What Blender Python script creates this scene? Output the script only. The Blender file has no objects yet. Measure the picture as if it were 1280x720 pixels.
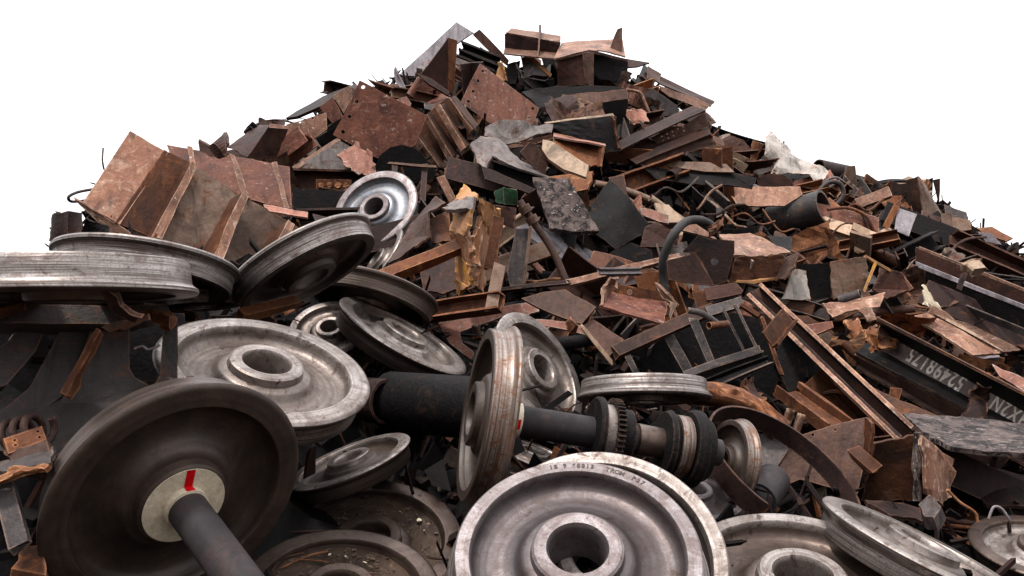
import bpy, bmesh, math, random
import numpy as np
from mathutils import Vector, Matrix, Quaternion, noise
from mathutils.geometry import tessellate_polygon
random.seed(7)
scene = bpy.context.scene
col = scene.collection
R = math.radians
# ---------------------------------------------------------------- camera
FPX = 1100.0; PITCH = R(12); CAMZ = 1.6
cam_d = bpy.data.cameras.new('camera'); cam = bpy.data.objects.new('camera', cam_d); col.objects.link(cam)
cam.location = (0, 0, CAMZ); cam.rotation_euler = (R(90)+PITCH, 0, 0)
cam_d.sensor_width = 36; cam_d.lens = 36*FPX/1280; cam_d.clip_end = 3000; cam_d.clip_start = .05
scene.camera = cam
# ---------------------------------------------------------------- overcast sky + soft sun
SUN_EL, SUN_AZ = 60, -30      # high, from the upper left, a little in front of the camera
w = bpy.data.worlds.new('World'); scene.world = w; w.use_nodes = True
nt = w.node_tree; bg = nt.nodes['Background']
sky = nt.nodes.new('ShaderNodeTexSky'); sky.sky_type = 'NISHITA'; sky.sun_disc = False
sky.sun_elevation = R(SUN_EL); sky.sun_rotation = R(180+SUN_AZ); sky.dust_density = 4; sky.air_density = 1.0
mx = nt.nodes.new('ShaderNodeMix'); mx.data_type = 'RGBA'
tc = nt.nodes.new('ShaderNodeTexCoord'); cn = nt.nodes.new('ShaderNodeTexNoise'); cn.inputs['Scale'].default_value = 1.5
cr = nt.nodes.new('ShaderNodeMapRange'); cr.inputs['To Min'].default_value = .86; cr.inputs['To Max'].default_value = .97
nt.links.new(tc.outputs['Generated'], cn.inputs['Vector']); nt.links.new(cn.outputs['Fac'], cr.inputs['Value'])
nt.links.new(cr.outputs['Result'], mx.inputs['Factor'])
sx = nt.nodes.new('ShaderNodeSeparateXYZ'); nt.links.new(tc.outputs['Generated'], sx.inputs[0])      # overcast: the zenith is about twice as bright as the horizon
gr = nt.nodes.new('ShaderNodeMapRange'); gr.inputs['From Min'].default_value = .1; gr.inputs['From Max'].default_value = 1.0
gr.inputs['To Min'].default_value = 7.0; gr.inputs['To Max'].default_value = 19.0; nt.links.new(sx.outputs['Z'], gr.inputs['Value'])
vm = nt.nodes.new('ShaderNodeVectorMath'); vm.operation = 'SCALE'; vm.inputs[0].default_value = (1.0, 1.0, 1.02); nt.links.new(gr.outputs[0], vm.inputs['Scale'])
nt.links.new(sky.outputs['Color'], mx.inputs['A']); nt.links.new(vm.outputs[0], mx.inputs['B'])
nt.links.new(mx.outputs['Result'], bg.inputs['Color']); bg.inputs['Strength'].default_value = .1
sd = bpy.data.lights.new('sun', 'SUN'); sd.energy = 2.4; sd.angle = R(8); sd.color = (1, .96, .9)
so = bpy.data.objects.new('sun', sd); col.objects.link(so)
sdir = Vector((math.sin(R(SUN_AZ))*math.cos(R(SUN_EL)), -math.cos(R(SUN_AZ))*math.cos(R(SUN_EL)), math.sin(R(SUN_EL))))
so.rotation_euler = sdir.to_track_quat('Z', 'Y').to_euler(); so.location = (0, 0, 20)
scene.view_settings.view_transform = 'Standard'; scene.view_settings.look = 'None'
scene.view_settings.exposure = 0.85; scene.view_settings.gamma = 1
scene.render.engine = 'CYCLES'

# ---------------------------------------------------------------- pixel <-> world helpers (photo is 1280x720)
CO = Vector((0, 0, CAMZ)); FW = Vector((0, math.cos(PITCH), math.sin(PITCH)))
RT = Vector((1, 0, 0)); UP = Vector((0, -math.sin(PITCH), math.cos(PITCH)))
def ray(px, py): return FW + RT*((px-640)/FPX) + UP*((360-py)/FPX)
def at(px, py, t): return CO + ray(px, py)*t
def cv(x, y, z): return (RT*x + UP*y - FW*z).normalized()      # right, up, towards the viewer
def proj(p):
    d = p-CO; t = d.dot(FW)
    return (640+FPX*d.dot(RT)/t, 360-FPX*d.dot(UP)/t, t)
# the heap: a height field fitted through surveyed points of its surface
CTRL = [(-150,360,3.8),(0,350,3.9),(0,600,3.3),(150,700,3.1),(350,700,3.5),(722,710,3.5),(1000,715,3.7),(1280,710,4.4),
(200,430,4.3),(333,470,4.5),(470,590,4.9),(605,530,5.0),(800,500,6.0),(1000,600,5.0),(1200,600,5.6),(90,300,6.0),(160,210,7.9),
(300,270,7.9),(380,340,6.5),(470,270,9.2),(300,185,10.3),(600,300,8.8),(640,400,7.2),(440,150,11.3),(410,115,12.6),(560,75,13.4),
(630,130,12.2),(740,75,13.5),(740,160,11.7),(740,270,9.8),(760,370,8.0),(850,450,6.8),(860,120,13.5),(890,180,12.5),(850,290,9.5),
(960,205,13),(1030,222,13),(990,280,10.8),(1000,350,9.0),(1000,450,7.2),(1120,300,10.8),(1150,240,13),(1280,315,13),(1200,360,9.8),
(1100,420,8.2),(1190,460,7.7),(1280,500,7.2),(1280,400,9.2),(1400,360,13),(1400,600,6)]
pts = [];  zs = []
for (a, b, t) in CTRL:
    p = at(a, b, t); pts.append((p.x, p.y)); zs.append(p.z)
for (a, b, t) in [(90,300,6.0),(160,210,7.9),(300,185,10.3),(410,115,12.6),(560,75,13.4),(740,75,13.5),(860,120,13.5),(960,205,13),(1150,240,13),(1280,315,13),(1400,360,13)]:
    p = at(a, b, t)
    q = Vector((p.x*1.05, p.y+2.6, 0)); pts.append((q.x, q.y)); zs.append(max(0, p.z-2.0))
    q = Vector((p.x*1.15, p.y+8, 0)); pts.append((q.x, q.y)); zs.append(max(-.2, p.z-7))
for x in (-14, -9, -5, -2, 1, 4, 8, 13): pts.append((x, -.4 if abs(x) < 6 else 1)); zs.append(-.15)
for x in (-2.5, -1.2, 0, 1.2, 2.5): pts.append((x, 1.9)); zs.append(.55)
for (x, y) in [(-6,3),(-9,7),(-11,12),(-10,20),(-5,24),(2,25),(10,25),(18,22),(20,15),(17,9),(12,5),(-7.5,10),(-8,5),(-4.6,4)]: pts.append((x, y)); zs.append(-.15 if x != -4.6 else 1.2)
PX = np.array(pts); ZS = np.array(zs); n_ = len(PX)
K = np.linalg.norm(PX[:, None]-PX[None], axis=2) - np.eye(n_)*.02
A_ = np.zeros((n_+1, n_+1)); A_[:n_, :n_] = K; A_[:n_, n_] = 1; A_[n_, :n_] = 1
W_ = np.linalg.solve(A_, np.append(ZS, 0))
def hz(x, y):
    x = np.asarray(x, float); y = np.asarray(y, float)
    d = np.sqrt((x[..., None]-PX[:, 0])**2 + (y[..., None]-PX[:, 1])**2)
    return d@W_[:n_] + W_[n_]
TS = np.linspace(2.2, 18, 320)
def surf(px, py):
    r = ray(px, py); x = r.x*TS; y = r.y*TS; z = CAMZ + r.z*TS
    g = z-hz(x, y)
    i = np.where(g < 0)[0]
    return float(TS[i[0]]) if len(i) else float(TS[np.argmin(g[40:])+40])
def hnormal(x, y):
    e = .15
    return Vector((-(hz(x+e, y)-hz(x-e, y))/(2*e), -(hz(x, y+e)-hz(x, y-e))/(2*e), 1)).normalized()

# ---------------------------------------------------------------- materials
MATS = {}
KC = .74
def kc(c, k=None): return tuple(v*(k or KC) for v in c)
def nodes(name):
    m = bpy.data.materials.new(name); m.use_nodes = True; t = m.node_tree
    return m, t, t.nodes['Principled BSDF']
def lk(t, a, b): t.links.new(a, b)
def texco(t, sc=(1, 1, 1), rnd=True):
    c = t.nodes.new('ShaderNodeTexCoord'); mp = t.nodes.new('ShaderNodeMapping'); mp.inputs['Scale'].default_value = sc
    lk(t, c.outputs['Object'], mp.inputs['Vector'])
    if rnd:
        o = t.nodes.new('ShaderNodeObjectInfo'); ml = t.nodes.new('ShaderNodeMath'); ml.operation = 'MULTIPLY'; ml.inputs[1].default_value = 37
        lk(t, o.outputs['Random'], ml.inputs[0])
        cb = t.nodes.new('ShaderNodeCombineXYZ')
        for i in range(3): lk(t, ml.outputs[0], cb.inputs[i])
        lk(t, cb.outputs[0], mp.inputs['Location'])
    return mp.outputs[0]
def nz(t, v, s, det=5, rough=.6, dist=0):
    n = t.nodes.new('ShaderNodeTexNoise'); n.inputs['Scale'].default_value = s; n.inputs['Detail'].default_value = det
    n.inputs['Roughness'].default_value = rough; n.inputs['Distortion'].default_value = dist; lk(t, v, n.inputs['Vector']); return n.outputs['Fac']
def ramp(t, f, a, b):
    r = t.nodes.new('ShaderNodeMapRange'); r.inputs['From Min'].default_value = a; r.inputs['From Max'].default_value = b; lk(t, f, r.inputs['Value']); return r.outputs['Result']
def mix(t, f, a, b):
    m = t.nodes.new('ShaderNodeMix'); m.data_type = 'RGBA'
    if isinstance(f, float): m.inputs['Factor'].default_value = f
    else: lk(t, f, m.inputs['Factor'])
    for k, x in (('A', a), ('B', b)):
        if isinstance(x, tuple): m.inputs[k].default_value = (*x, 1)
        else: lk(t, x, m.inputs[k])
    return m.outputs['Result']
def bump(t, bs, h, s=.4, d=.01):
    b = t.nodes.new('ShaderNodeBump'); b.inputs['Strength'].default_value = s; b.inputs['Distance'].default_value = d
    lk(t, h, b.inputs['Height']); lk(t, b.outputs[0], bs.inputs['Normal'])
def rust(name, c1, c2, c3, spots=.62, rough=(.40, .8), metal=.2, scale=3.0, bs_=.5, streak=(1, 1, 1), scratch=0, spec=.13, stain=.74, edge=.8):
    """scaled steel: two broad tones, a third in patches, fine grain, odd scratches"""
    m, t, b = nodes(name); c1, c2, c3 = kc(c1), kc(c2), kc(c3)
    v = texco(t, streak); vi = texco(t)
    big = nz(t, v, scale, 6, .65, .4); fine = nz(t, vi, scale*9, 6, .7); mid = nz(t, v, scale*2.7, 8, .72, .8)
    c = mix(t, ramp(t, big, .36, .64), c1, c2)
    c = mix(t, ramp(t, mid, spots-.04, spots+.06), c, c3)
    # rain streaks and soot: long vertical stains, and broad dark patches
    g = t.nodes.new('ShaderNodeNewGeometry'); mp = t.nodes.new('ShaderNodeMapping'); mp.inputs['Scale'].default_value = (9, 9, 1.1); lk(t, g.outputs['Position'], mp.inputs['Vector'])
    st = ramp(t, nz(t, mp.outputs[0], 1.6, 5, .65, .6), .5, .72); so_ = ramp(t, nz(t, vi, 1.7, 4, .6, 1.0), .52, .66)
    mxx = t.nodes.new('ShaderNodeMath'); mxx.operation = 'MAXIMUM'; lk(t, st, mxx.inputs[0]); lk(t, so_, mxx.inputs[1])
    ms = t.nodes.new('ShaderNodeMath'); ms.operation = 'MULTIPLY'; ms.inputs[1].default_value = stain; lk(t, mxx.outputs[0], ms.inputs[0])
    c = mix(t, ms.outputs[0], c, tuple(v*.22+.004 for v in c2))
    grain = ramp(t, fine, .3, .7)
    c = mix(t, grain, mix(t, .35, c, (.012, .009, .009)), c)
    if scratch:
        vs = texco(t, (1, 6, 1)); sc = nz(t, vs, 14, 3, .5, 1.5)
        k = t.nodes.new('ShaderNodeMath'); k.operation = 'MULTIPLY'; k.inputs[1].default_value = scratch; lk(t, ramp(t, sc, .64, .72), k.inputs[0])
        c = mix(t, k.outputs[0], c, (.55, .5, .47))
    if edge:     # rubbed, flaking edges
        bv = t.nodes.new('ShaderNodeBevel'); bv.samples = 4; bv.inputs['Radius'].default_value = .014
        dt = t.nodes.new('ShaderNodeVectorMath'); dt.operation = 'DOT_PRODUCT'; lk(t, bv.outputs[0], dt.inputs[0]); lk(t, g.outputs['True Normal'], dt.inputs[1])
        e0 = ramp(t, dt.outputs['Value'], .985, .80); e1 = t.nodes.new('ShaderNodeMath'); e1.operation = 'MULTIPLY'; lk(t, e0, e1.inputs[0]); lk(t, ramp(t, mid, .40, .56), e1.inputs[1])
        e2 = t.nodes.new('ShaderNodeMath'); e2.operation = 'MULTIPLY'; e2.inputs[1].default_value = edge; lk(t, e1.outputs[0], e2.inputs[0])
        ec = tuple(min(.5, v*1.3+w_*.5) for v, w_ in zip(c3, (.19, .12, .09)))
        c = mix(t, e2.outputs[0], c, ec)
    oi = t.nodes.new('ShaderNodeObjectInfo'); hs = t.nodes.new('ShaderNodeHueSaturation')
    lk(t, c, hs.inputs['Color']); hs.inputs['Saturation'].default_value = 1.06
    mr = t.nodes.new('ShaderNodeMapRange'); mr.inputs['To Min'].default_value = .65; mr.inputs['To Max'].default_value = 1.3; lk(t, oi.outputs['Random'], mr.inputs['Value']); lk(t, mr.outputs[0], hs.inputs['Value'])
    lk(t, hs.outputs[0], b.inputs['Base Color'])
    r = t.nodes.new('ShaderNodeMapRange'); r.inputs['To Min'].default_value = rough[0]; r.inputs['To Max'].default_value = rough[1]; lk(t, mid, r.inputs['Value']); lk(t, r.outputs[0], b.inputs['Roughness'])
    b.inputs['Metallic'].default_value = metal; b.inputs['Specular IOR Level'].default_value = spec
    ad = t.nodes.new('ShaderNodeMath'); ad.operation = 'ADD'; lk(t, mid, ad.inputs[0]); lk(t, fine, ad.inputs[1])
    bump(t, b, ad.outputs[0], bs_, .012)
    MATS[name] = m; return m
rust('red_brown', (.19,.075,.05), (.10,.038,.028), (.25,.12,.085), .58, scratch=.3, streak=(1,3,1))
rust('salmon_brown', (.26,.125,.08), (.16,.068,.045), (.33,.20,.145), .56, scratch=.25, metal=.1)
rust('orange_beige', (.48,.24,.14), (.36,.15,.07), (.50,.36,.28), .56, metal=0, stain=.4)
rust('cast_dark', (.085,.070,.066), (.045,.037,.036), (.17,.075,.04), .58, rough=(.35,.65), metal=.1, spec=.25)
rust('beam_grey', (.215,.175,.16), (.14,.108,.10), (.14,.075,.05), .6, metal=.1, stain=.4)
rust('salmon_primer', (.42,.20,.15), (.33,.14,.10), (.55,.40,.35), .6, scratch=.6, metal=0)
rust('orange_rust', (.30,.125,.06), (.19,.068,.034), (.42,.22,.11), .6, metal=0)
rust('brown_rust', (.135,.055,.030), (.07,.028,.017), (.23,.09,.038), .58)
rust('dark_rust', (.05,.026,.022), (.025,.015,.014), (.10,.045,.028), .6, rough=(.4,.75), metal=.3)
rust('maroon', (.075,.032,.023), (.04,.018,.014), (.12,.055,.036), .62, rough=(.4,.75), metal=.25)
rust('plum_steel', (.115,.066,.052), (.065,.036,.028), (.17,.08,.045), .62, rough=(.35,.7), metal=.4)
rust('black_oil_shade', (.007,.006,.0065), (.0035,.003,.0035), (.04,.022,.016), .60, rough=(.38,.75), metal=.0, spec=.07, edge=.45)  # oily black metal, lowered further so its colour carries deep shade too
rust('grey_scale', (.24,.21,.20), (.17,.14,.135), (.13,.07,.05), .58, rough=(.45,.8), metal=.3, scratch=.3)
rust('beige_scale', (.28,.195,.15), (.19,.12,.09), (.20,.085,.045), .57, metal=.1)
rust('lilac_grey', (.36,.33,.35), (.28,.25,.27), (.2,.14,.13), .62, rough=(.4,.7), metal=.3)
rust('pink_scale', (.31,.17,.12), (.17,.08,.052), (.44,.30,.225), .58, scratch=.4)
rust('tan_bare', (.62,.46,.34), (.50,.34,.24), (.34,.2,.12), .64, metal=0)
rust('yellow_rust', (.48,.25,.13), (.34,.165,.09), (.58,.27,.05), .57, scale=2.6, metal=0, stain=.5)
rust('white_enamel', (.50,.46,.43), (.40,.355,.32), (.33,.15,.07), .62, metal=0, bs_=.2)
rust('charred', (.25,.185,.165), (.10,.07,.065), (.012,.010,.010), .50, scale=4.0, metal=0, bs_=1.0, streak=(1,1.4,1), scratch=.8)
rust('green_paint', (.03,.10,.045), (.02,.06,.03), (.10,.12,.08), .6, metal=0)
rust('cream_paint', (1.0,.88,.68), (.88,.74,.56), (.3,.2,.13), .68, metal=0, bs_=.2, stain=.25, edge=0)
rust('red_paint', (.85,.015,.02), (.7,.012,.015), (.3,.02,.02), .7, metal=0, bs_=.1, stain=.25, edge=0)
rust('rubber', (.075,.07,.07), (.05,.047,.047), (.09,.08,.075), .6, rough=(.5,.8), metal=0, edge=0, stain=.3)
rust('soil', (.10,.065,.045), (.06,.038,.028), (.2,.15,.11), .6, metal=0, bs_=1)
rust('chalk', (1.0,.92,.84), (.75,.66,.58), (.26,.21,.19), .58, metal=0, scale=14, stain=.25, edge=0)
rust('grey_pipe', (.085,.072,.07), (.05,.044,.045), (.17,.12,.09), .6, rough=(.4,.7), metal=.3)
def steel(name, c1, c2, c3, sp=.58, rough=(.26, .58), metal=.75, tread=False, dull=.5, spec=.5):
    """machined wheel steel; the tread version carries wear bands running round it"""
    m, t, b = nodes(name); c1, c2, c3 = kc(c1, .8), kc(c2, .62), kc(c3, .5)
    v = texco(t); a = nz(t, v, 2.6, 6, .62, .5); mid = nz(t, v, 9, 8, .7, .6); fine = nz(t, v, 60, 3, .6)
    if tread:
        s = nz(t, texco(t, (.35, .35, 26)), 2.2, 5, .6, .1)
        c = mix(t, ramp(t, s, .38, .62), c1, c2); c = mix(t, ramp(t, mid, sp, sp+.12), c, c3)
        h = s
    else:
        sep = t.nodes.new('ShaderNodeSeparateXYZ'); tc_ = t.nodes.new('ShaderNodeTexCoord'); lk(t, tc_.outputs['Object'], sep.inputs[0])
        cb = t.nodes.new('ShaderNodeCombineXYZ'); lk(t, sep.outputs[0], cb.inputs[0]); lk(t, sep.outputs[1], cb.inputs[1])
        ln = t.nodes.new('ShaderNodeVectorMath'); ln.operation = 'LENGTH'; lk(t, cb.outputs[0], ln.inputs[0])
        cb2 = t.nodes.new('ShaderNodeCombineXYZ'); lk(t, ln.outputs['Value'], cb2.inputs[0])
        oi = t.nodes.new('ShaderNodeObjectInfo'); lk(t, oi.outputs['Random'], cb2.inputs[1])
        ring = nz(t, cb2.outputs[0], 30, 3, .6)
        c = mix(t, ramp(t, a, .36, .64), c1, c2)
        c = mix(t, ramp(t, mid, sp, sp+.1), c, c3)
        r2 = t.nodes.new('ShaderNodeMath'); r2.operation = 'MULTIPLY'; r2.inputs[1].default_value = .45; lk(t, ramp(t, ring, .45, .65), r2.inputs[0])
        c = mix(t, r2.outputs[0], c, c3); h = mid
    k = t.nodes.new('ShaderNodeMath'); k.operation = 'MULTIPLY'; k.inputs[1].default_value = dull; lk(t, ramp(t, fine, .45, .7), k.inputs[0])
    c = mix(t, k.outputs[0], c, mix(t, .6, c2, (.05,.03,.025)))
    # brown grease and rust blooms, broken runs
    bl = ramp(t, nz(t, v, 3.4, 7, .68, 1.4), .50, .64); sp2 = ramp(t, nz(t, v, 22, 5, .7, .3), .60, .68)
    mm_ = t.nodes.new('ShaderNodeMath'); mm_.operation = 'MAXIMUM'; lk(t, bl, mm_.inputs[0]); lk(t, sp2, mm_.inputs[1])
    mk = t.nodes.new('ShaderNodeMath'); mk.operation = 'MULTIPLY'; mk.inputs[1].default_value = .62; lk(t, mm_.outputs[0], mk.inputs[0])
    c = mix(t, mk.outputs[0], c, tuple(v_*.8 for v_ in (c3[0]*1.1, c3[1]*.85, c3[2]*.8)))
    lk(t, c, b.inputs['Base Color']); b.inputs['Specular IOR Level'].default_value = spec
    mt_ = t.nodes.new('ShaderNodeMapRange'); mt_.inputs['To Min'].default_value = metal; mt_.inputs['To Max'].default_value = metal*.4; lk(t, mk.outputs[0], mt_.inputs['Value']); lk(t, mt_.outputs[0], b.inputs['Metallic'])
    r = t.nodes.new('ShaderNodeMapRange'); r.inputs['To Min'].default_value = rough[0]; r.inputs['To Max'].default_value = rough[1]; lk(t, mid, r.inputs['Value']); lk(t, r.outputs[0], b.inputs['Roughness'])
    bump(t, b, h, .35, .006); MATS[name] = m
steel('wheel_lilac', (.29,.26,.265), (.18,.15,.15), (.11,.065,.05), .56)
steel('web_lilac', (.125,.108,.112), (.085,.068,.068), (.08,.05,.04), .58)
steel('web_brown', (.15,.11,.092), (.085,.058,.046), (.06,.034,.026), .56)
steel('web_pale', (.24,.20,.18), (.15,.115,.095), (.09,.055,.042), .55)
steel('wheel_pale', (.40,.355,.33), (.24,.195,.17), (.11,.065,.05), .54)
steel('wheel_brown', (.15,.108,.088), (.09,.06,.048), (.06,.034,.025), .56)
steel('wheel_dark', (.075,.048,.035), (.040,.026,.020), (.03,.018,.014), .62, rough=(.42,.6), metal=.35)
steel('wheel_blue', (.22,.24,.27), (.13,.14,.165), (.42,.42,.42), .58)
steel('tread_bright', (.40,.36,.34), (.09,.066,.056), (.11,.06,.042), .56, rough=(.25,.5), tread=True)
steel('tread_dull', (.15,.115,.10), (.06,.042,.034), (.12,.07,.05), .6, rough=(.3,.55), tread=True)
steel('tread_rusty', (.31,.26,.235), (.11,.068,.045), (.22,.095,.045), .50, rough=(.3,.5), tread=True)
steel('axle_grey', (.032,.029,.033), (.022,.019,.022), (.10,.08,.075), .64, rough=(.5,.7), metal=0, dull=.2, spec=.12)
# ---------------------------------------------------------------- object helpers
THINGS = []
def link(name, me, mat=None, parent=None):
    o = bpy.data.objects.new(name, me); col.objects.link(o)
    if mat is not None and me is not None:
        for m in (mat if isinstance(mat, (list, tuple)) else [mat]): me.materials.append(MATS[m] if isinstance(m, str) else m)
    if parent is not None: o.parent = parent
    return o
def tag(o, label, cat, group=None):
    o['label'] = label; o['category'] = cat
    if group: o['group'] = group
    THINGS.append(o); return o
def thing(name, label, cat, loc, group=None):
    o = bpy.data.objects.new(name, None); col.objects.link(o); o.location = loc; o.empty_display_size = .1
    return tag(o, label, cat, group)
def bm_mesh(bm, name='m', smooth=None):
    bmesh.ops.recalc_face_normals(bm, faces=bm.faces)
    me = bpy.data.meshes.new(name); bm.to_mesh(me); bm.free()
    if smooth is not None:
        me.polygons.foreach_set('use_smooth', [True]*len(me.polygons)); me.set_sharp_from_angle(angle=R(smooth))
    return me
def chunk(vs): # centre of points
    c = Vector((0, 0, 0))
    for v in vs: c += v
    return c/len(vs)
def thick_poly(loops, nrm, th):
    """solid plate from planar loops (first is the outline, the rest are holes)"""
    bm = bmesh.new(); flat = [p for l in loops for p in l]
    tri = tessellate_polygon(loops)
    top = [bm.verts.new(p + nrm*th/2) for p in flat]; bot = [bm.verts.new(p - nrm*th/2) for p in flat]
    for a, b, c in tri:
        try: bm.faces.new((top[a], top[b], top[c])); bm.faces.new((bot[c], bot[b], bot[a]))
        except ValueError: pass
    i = 0
    for l in loops:
        n = len(l)
        for k in range(n):
            a, b = i+k, i+(k+1) % n
            try: bm.faces.new((top[a], top[b], bot[b], bot[a]))
            except ValueError: pass
        i += n
    return bm
def rough_loop(pix, amt, step=14):
    """break an outline's straight edges into slightly uneven ones (torn / flame-cut edge)"""
    out = []
    for i, a in enumerate(pix):
        b = pix[(i+1) % len(pix)]; L = math.dist(a[:2], b[:2]); n = max(1, int(L/step))
        for k in range(n):
            f = k/n; j = 0 if k == 0 else amt
            out.append((a[0]+(b[0]-a[0])*f+random.uniform(-j, j), a[1]+(b[1]-a[1])*f+random.uniform(-j, j)))
    return out
def plate_pts(pix, t0, cpx, n):
    c = at(cpx[0], cpx[1], t0); d = c-CO
    return [CO + ray(x, y)*(n.dot(d)/n.dot(ray(x, y))) for (x, y) in pix]
def P(name, label, cat, mat, pix, lift=.15, n=(0, .45, 1), th=.025, holes=(), rag=.6, parent=None, t=None, group=None, c=None):
    """flat steel plate whose corners sit at these pixels, on a plane through the heap surface"""
    cpx = c or (sum(p[0] for p in pix)/len(pix), sum(p[1] for p in pix)/len(pix))
    t0 = t if t else surf(*cpx)-lift
    rv = ray(*cpx).normalized(); rx = (RT-rv*RT.dot(rv)).normalized(); ru = rx.cross(rv); nn = (rx*n[0] + ru*n[1] - rv*n[2]).normalized(); loops = [plate_pts(rough_loop(pix, rag), t0, cpx, nn)]
    for (hx, hy, hr) in holes:
        hc = plate_pts([(hx, hy)], t0, cpx, nn)[0]; r = hr*t0/FPX
        u = nn.cross(Vector((0, 0, 1))).normalized(); v = nn.cross(u)
        loops.append([hc + u*math.cos(k*math.pi/5)*r + v*math.sin(k*math.pi/5)*r for k in range(10)])
    o0 = at(*cpx, t0)
    if parent is not None: o0 = parent.location.copy()
    bm = thick_poly([[p-o0 for p in l] for l in loops], nn, th)
    o = link(name, bm_mesh(bm), mat, parent)
    if parent is None:
        o.location = o0; tag(o, label, cat, group)
    elif label: o['label'] = label
    return o
def S(name, label, cat, mat, vs, fs, lift=.15, th=.02, sub=5, dent=.02, rag=.012, parent=None, t=None, group=None, smooth=None, t_off=0):
    """folded / bent sheet: vertices (px, py, metres behind the front), quads between them, then subdivided, dented and thickened"""
    cx = sum(v[0] for v in vs)/len(vs); cy = sum(v[1] for v in vs)/len(vs)
    t0 = (t if t else surf(cx, cy)-lift)
    W = [at(v[0], v[1], t0 + v[2]) for v in vs]
    o0 = parent.location.copy() if parent is not None else at(cx, cy, t0)
    bm = bmesh.new(); bv = [bm.verts.new(p-o0) for p in W]
    for f in fs: bm.faces.new([bv[i] for i in f])
    bmesh.ops.delete(bm, geom=[v for v in bm.verts if not v.link_faces], context='VERTS')
    if sub: bmesh.ops.subdivide_edges(bm, edges=bm.edges[:], cuts=sub, use_grid_fill=True)
    bm.normal_update(); off = Vector((random.random()*50, random.random()*50, 0))
    for v in bm.verts:
        nn = v.normal.copy(); q = v.co*1.6+off
        v.co += nn*noise.noise(q)*dent*1.6 + nn*noise.noise(q*3.1)*dent*.5
        if v.is_boundary: v.co += Vector(noise.noise_vector(v.co*23+off))*rag
    bmesh.ops.solidify(bm, geom=bm.faces[:], thickness=th)
    o = link(name, bm_mesh(bm, smooth=smooth), mat, parent)
    if parent is None:
        o.location = o0; tag(o, label, cat, group)
    elif label: o['label'] = label
    return o
# cross sections (x across, y up) in units of width / height, wall thickness k
def section(kind, w, h, k):
    W, H = w/2, h/2
    if kind == 'I': return [(-W,-H),(W,-H),(W,-H+k),(k/2,-H+k),(k/2,H-k),(W,H-k),(W,H),(-W,H),(-W,H-k),(-k/2,H-k),(-k/2,-H+k),(-W,-H+k)]
    if kind == 'U': return [(-W,-H),(W,-H),(W,H),(W-k,H),(W-k,-H+k),(-W+k,-H+k),(-W+k,H),(-W,H)]
    if kind == 'L': return [(-W,-H),(W,-H),(W,-H+k),(-W+k,-H+k),(-W+k,H),(-W,H)]
    if kind == 'T': return [(-k/2,-H),(k/2,-H),(k/2,H-k),(W,H-k),(W,H),(-W,H),(-W,H-k),(-k/2,H-k)]
    if kind == 'rail': return [(-W,-H),(W,-H),(W,-H+k*.7),(k*.4,-H+k*1.6),(k*.4,H-k*2.2),(W*.5,H-k*1.7),(W*.5,H-k*.3),(W*.35,H),(-W*.35,H),(-W*.5,H-k*.3),(-W*.5,H-k*1.7),(-k*.4,H-k*2.2),(-k*.4,-H+k*1.6),(-W,-H+k*.7)]
    if kind == 'flat': return [(-W,-H),(W,-H),(W,H),(-W,H)]
    return [(W*math.cos(i*math.pi/8), W*math.sin(i*math.pi/8)) for i in range(16)]
def sweep(sec, L, ends=.03, bend=0, cuts=6, twist=0, noise_=.004):
    """section swept along local +X (centred), with uneven cut ends and a little bend"""
    bm = bmesh.new(); rings = []; sd_ = random.random()*99
    for i in range(cuts+1):
        f = i/cuts; x = (f-.5)*L; ring = []
        for j, (a, b) in enumerate(sec):
            xx = x + (random.uniform(-ends, ends) if i in (0, cuts) else 0)
            tw = twist*(f-.5); ca, sa = math.cos(tw), math.sin(tw)
            yy, zz = a*ca-b*sa, a*sa+b*ca
            q = noise.noise(Vector((x*2, sd_, j*.3)))*noise_*3
            ring.append(bm.verts.new((xx, yy+q, zz + bend*(1-(2*f-1)**2) + q)))
        rings.append(ring)
    n = len(sec)
    for i in range(cuts):
        for j in range(n): bm.faces.new((rings[i][j], rings[i][(j+1) % n], rings[i+1][(j+1) % n], rings[i+1][j]))
    for ring, rev in ((rings[0], True), (rings[-1], False)):
        t3 = tessellate_polygon([[Vector((0, *s)) for s in sec]])
        for tr in t3:
            try: bm.faces.new([ring[k] for k in tr])
            except ValueError: pass
    return bm
def pipe_bm(r, L, wall=.12, seg=20, bend=0, dent=0):
    bm = bmesh.new(); rings = []; ri = r*(1-wall); N = 8
    prof = [(-L/2+L*i/N, r) for i in range(N+1)] + [(L/2-L*i/N, ri) for i in range(N+1)]
    for (x, rr) in prof:
        k = bend*(1-(2*x/L)**2)
        rings.append([bm.verts.new((x, rr*math.cos(a*2*math.pi/seg)*(1+dent*.5), rr*math.sin(a*2*math.pi/seg)*(1-dent)+k)) for a in range(seg)])
    for i in range(len(rings)):
        A, B = rings[i], rings[(i+1) % len(rings)]
        for j in range(seg): bm.faces.new((A[j], A[(j+1) % seg], B[(j+1) % seg], B[j]))
    return bm
def frame(p0, p1, up):
    x = (p1-p0).normalized(); z = (up - x*up.dot(x)).normalized(); y = z.cross(x)
    return Matrix((x, y, z)).transposed()
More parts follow.
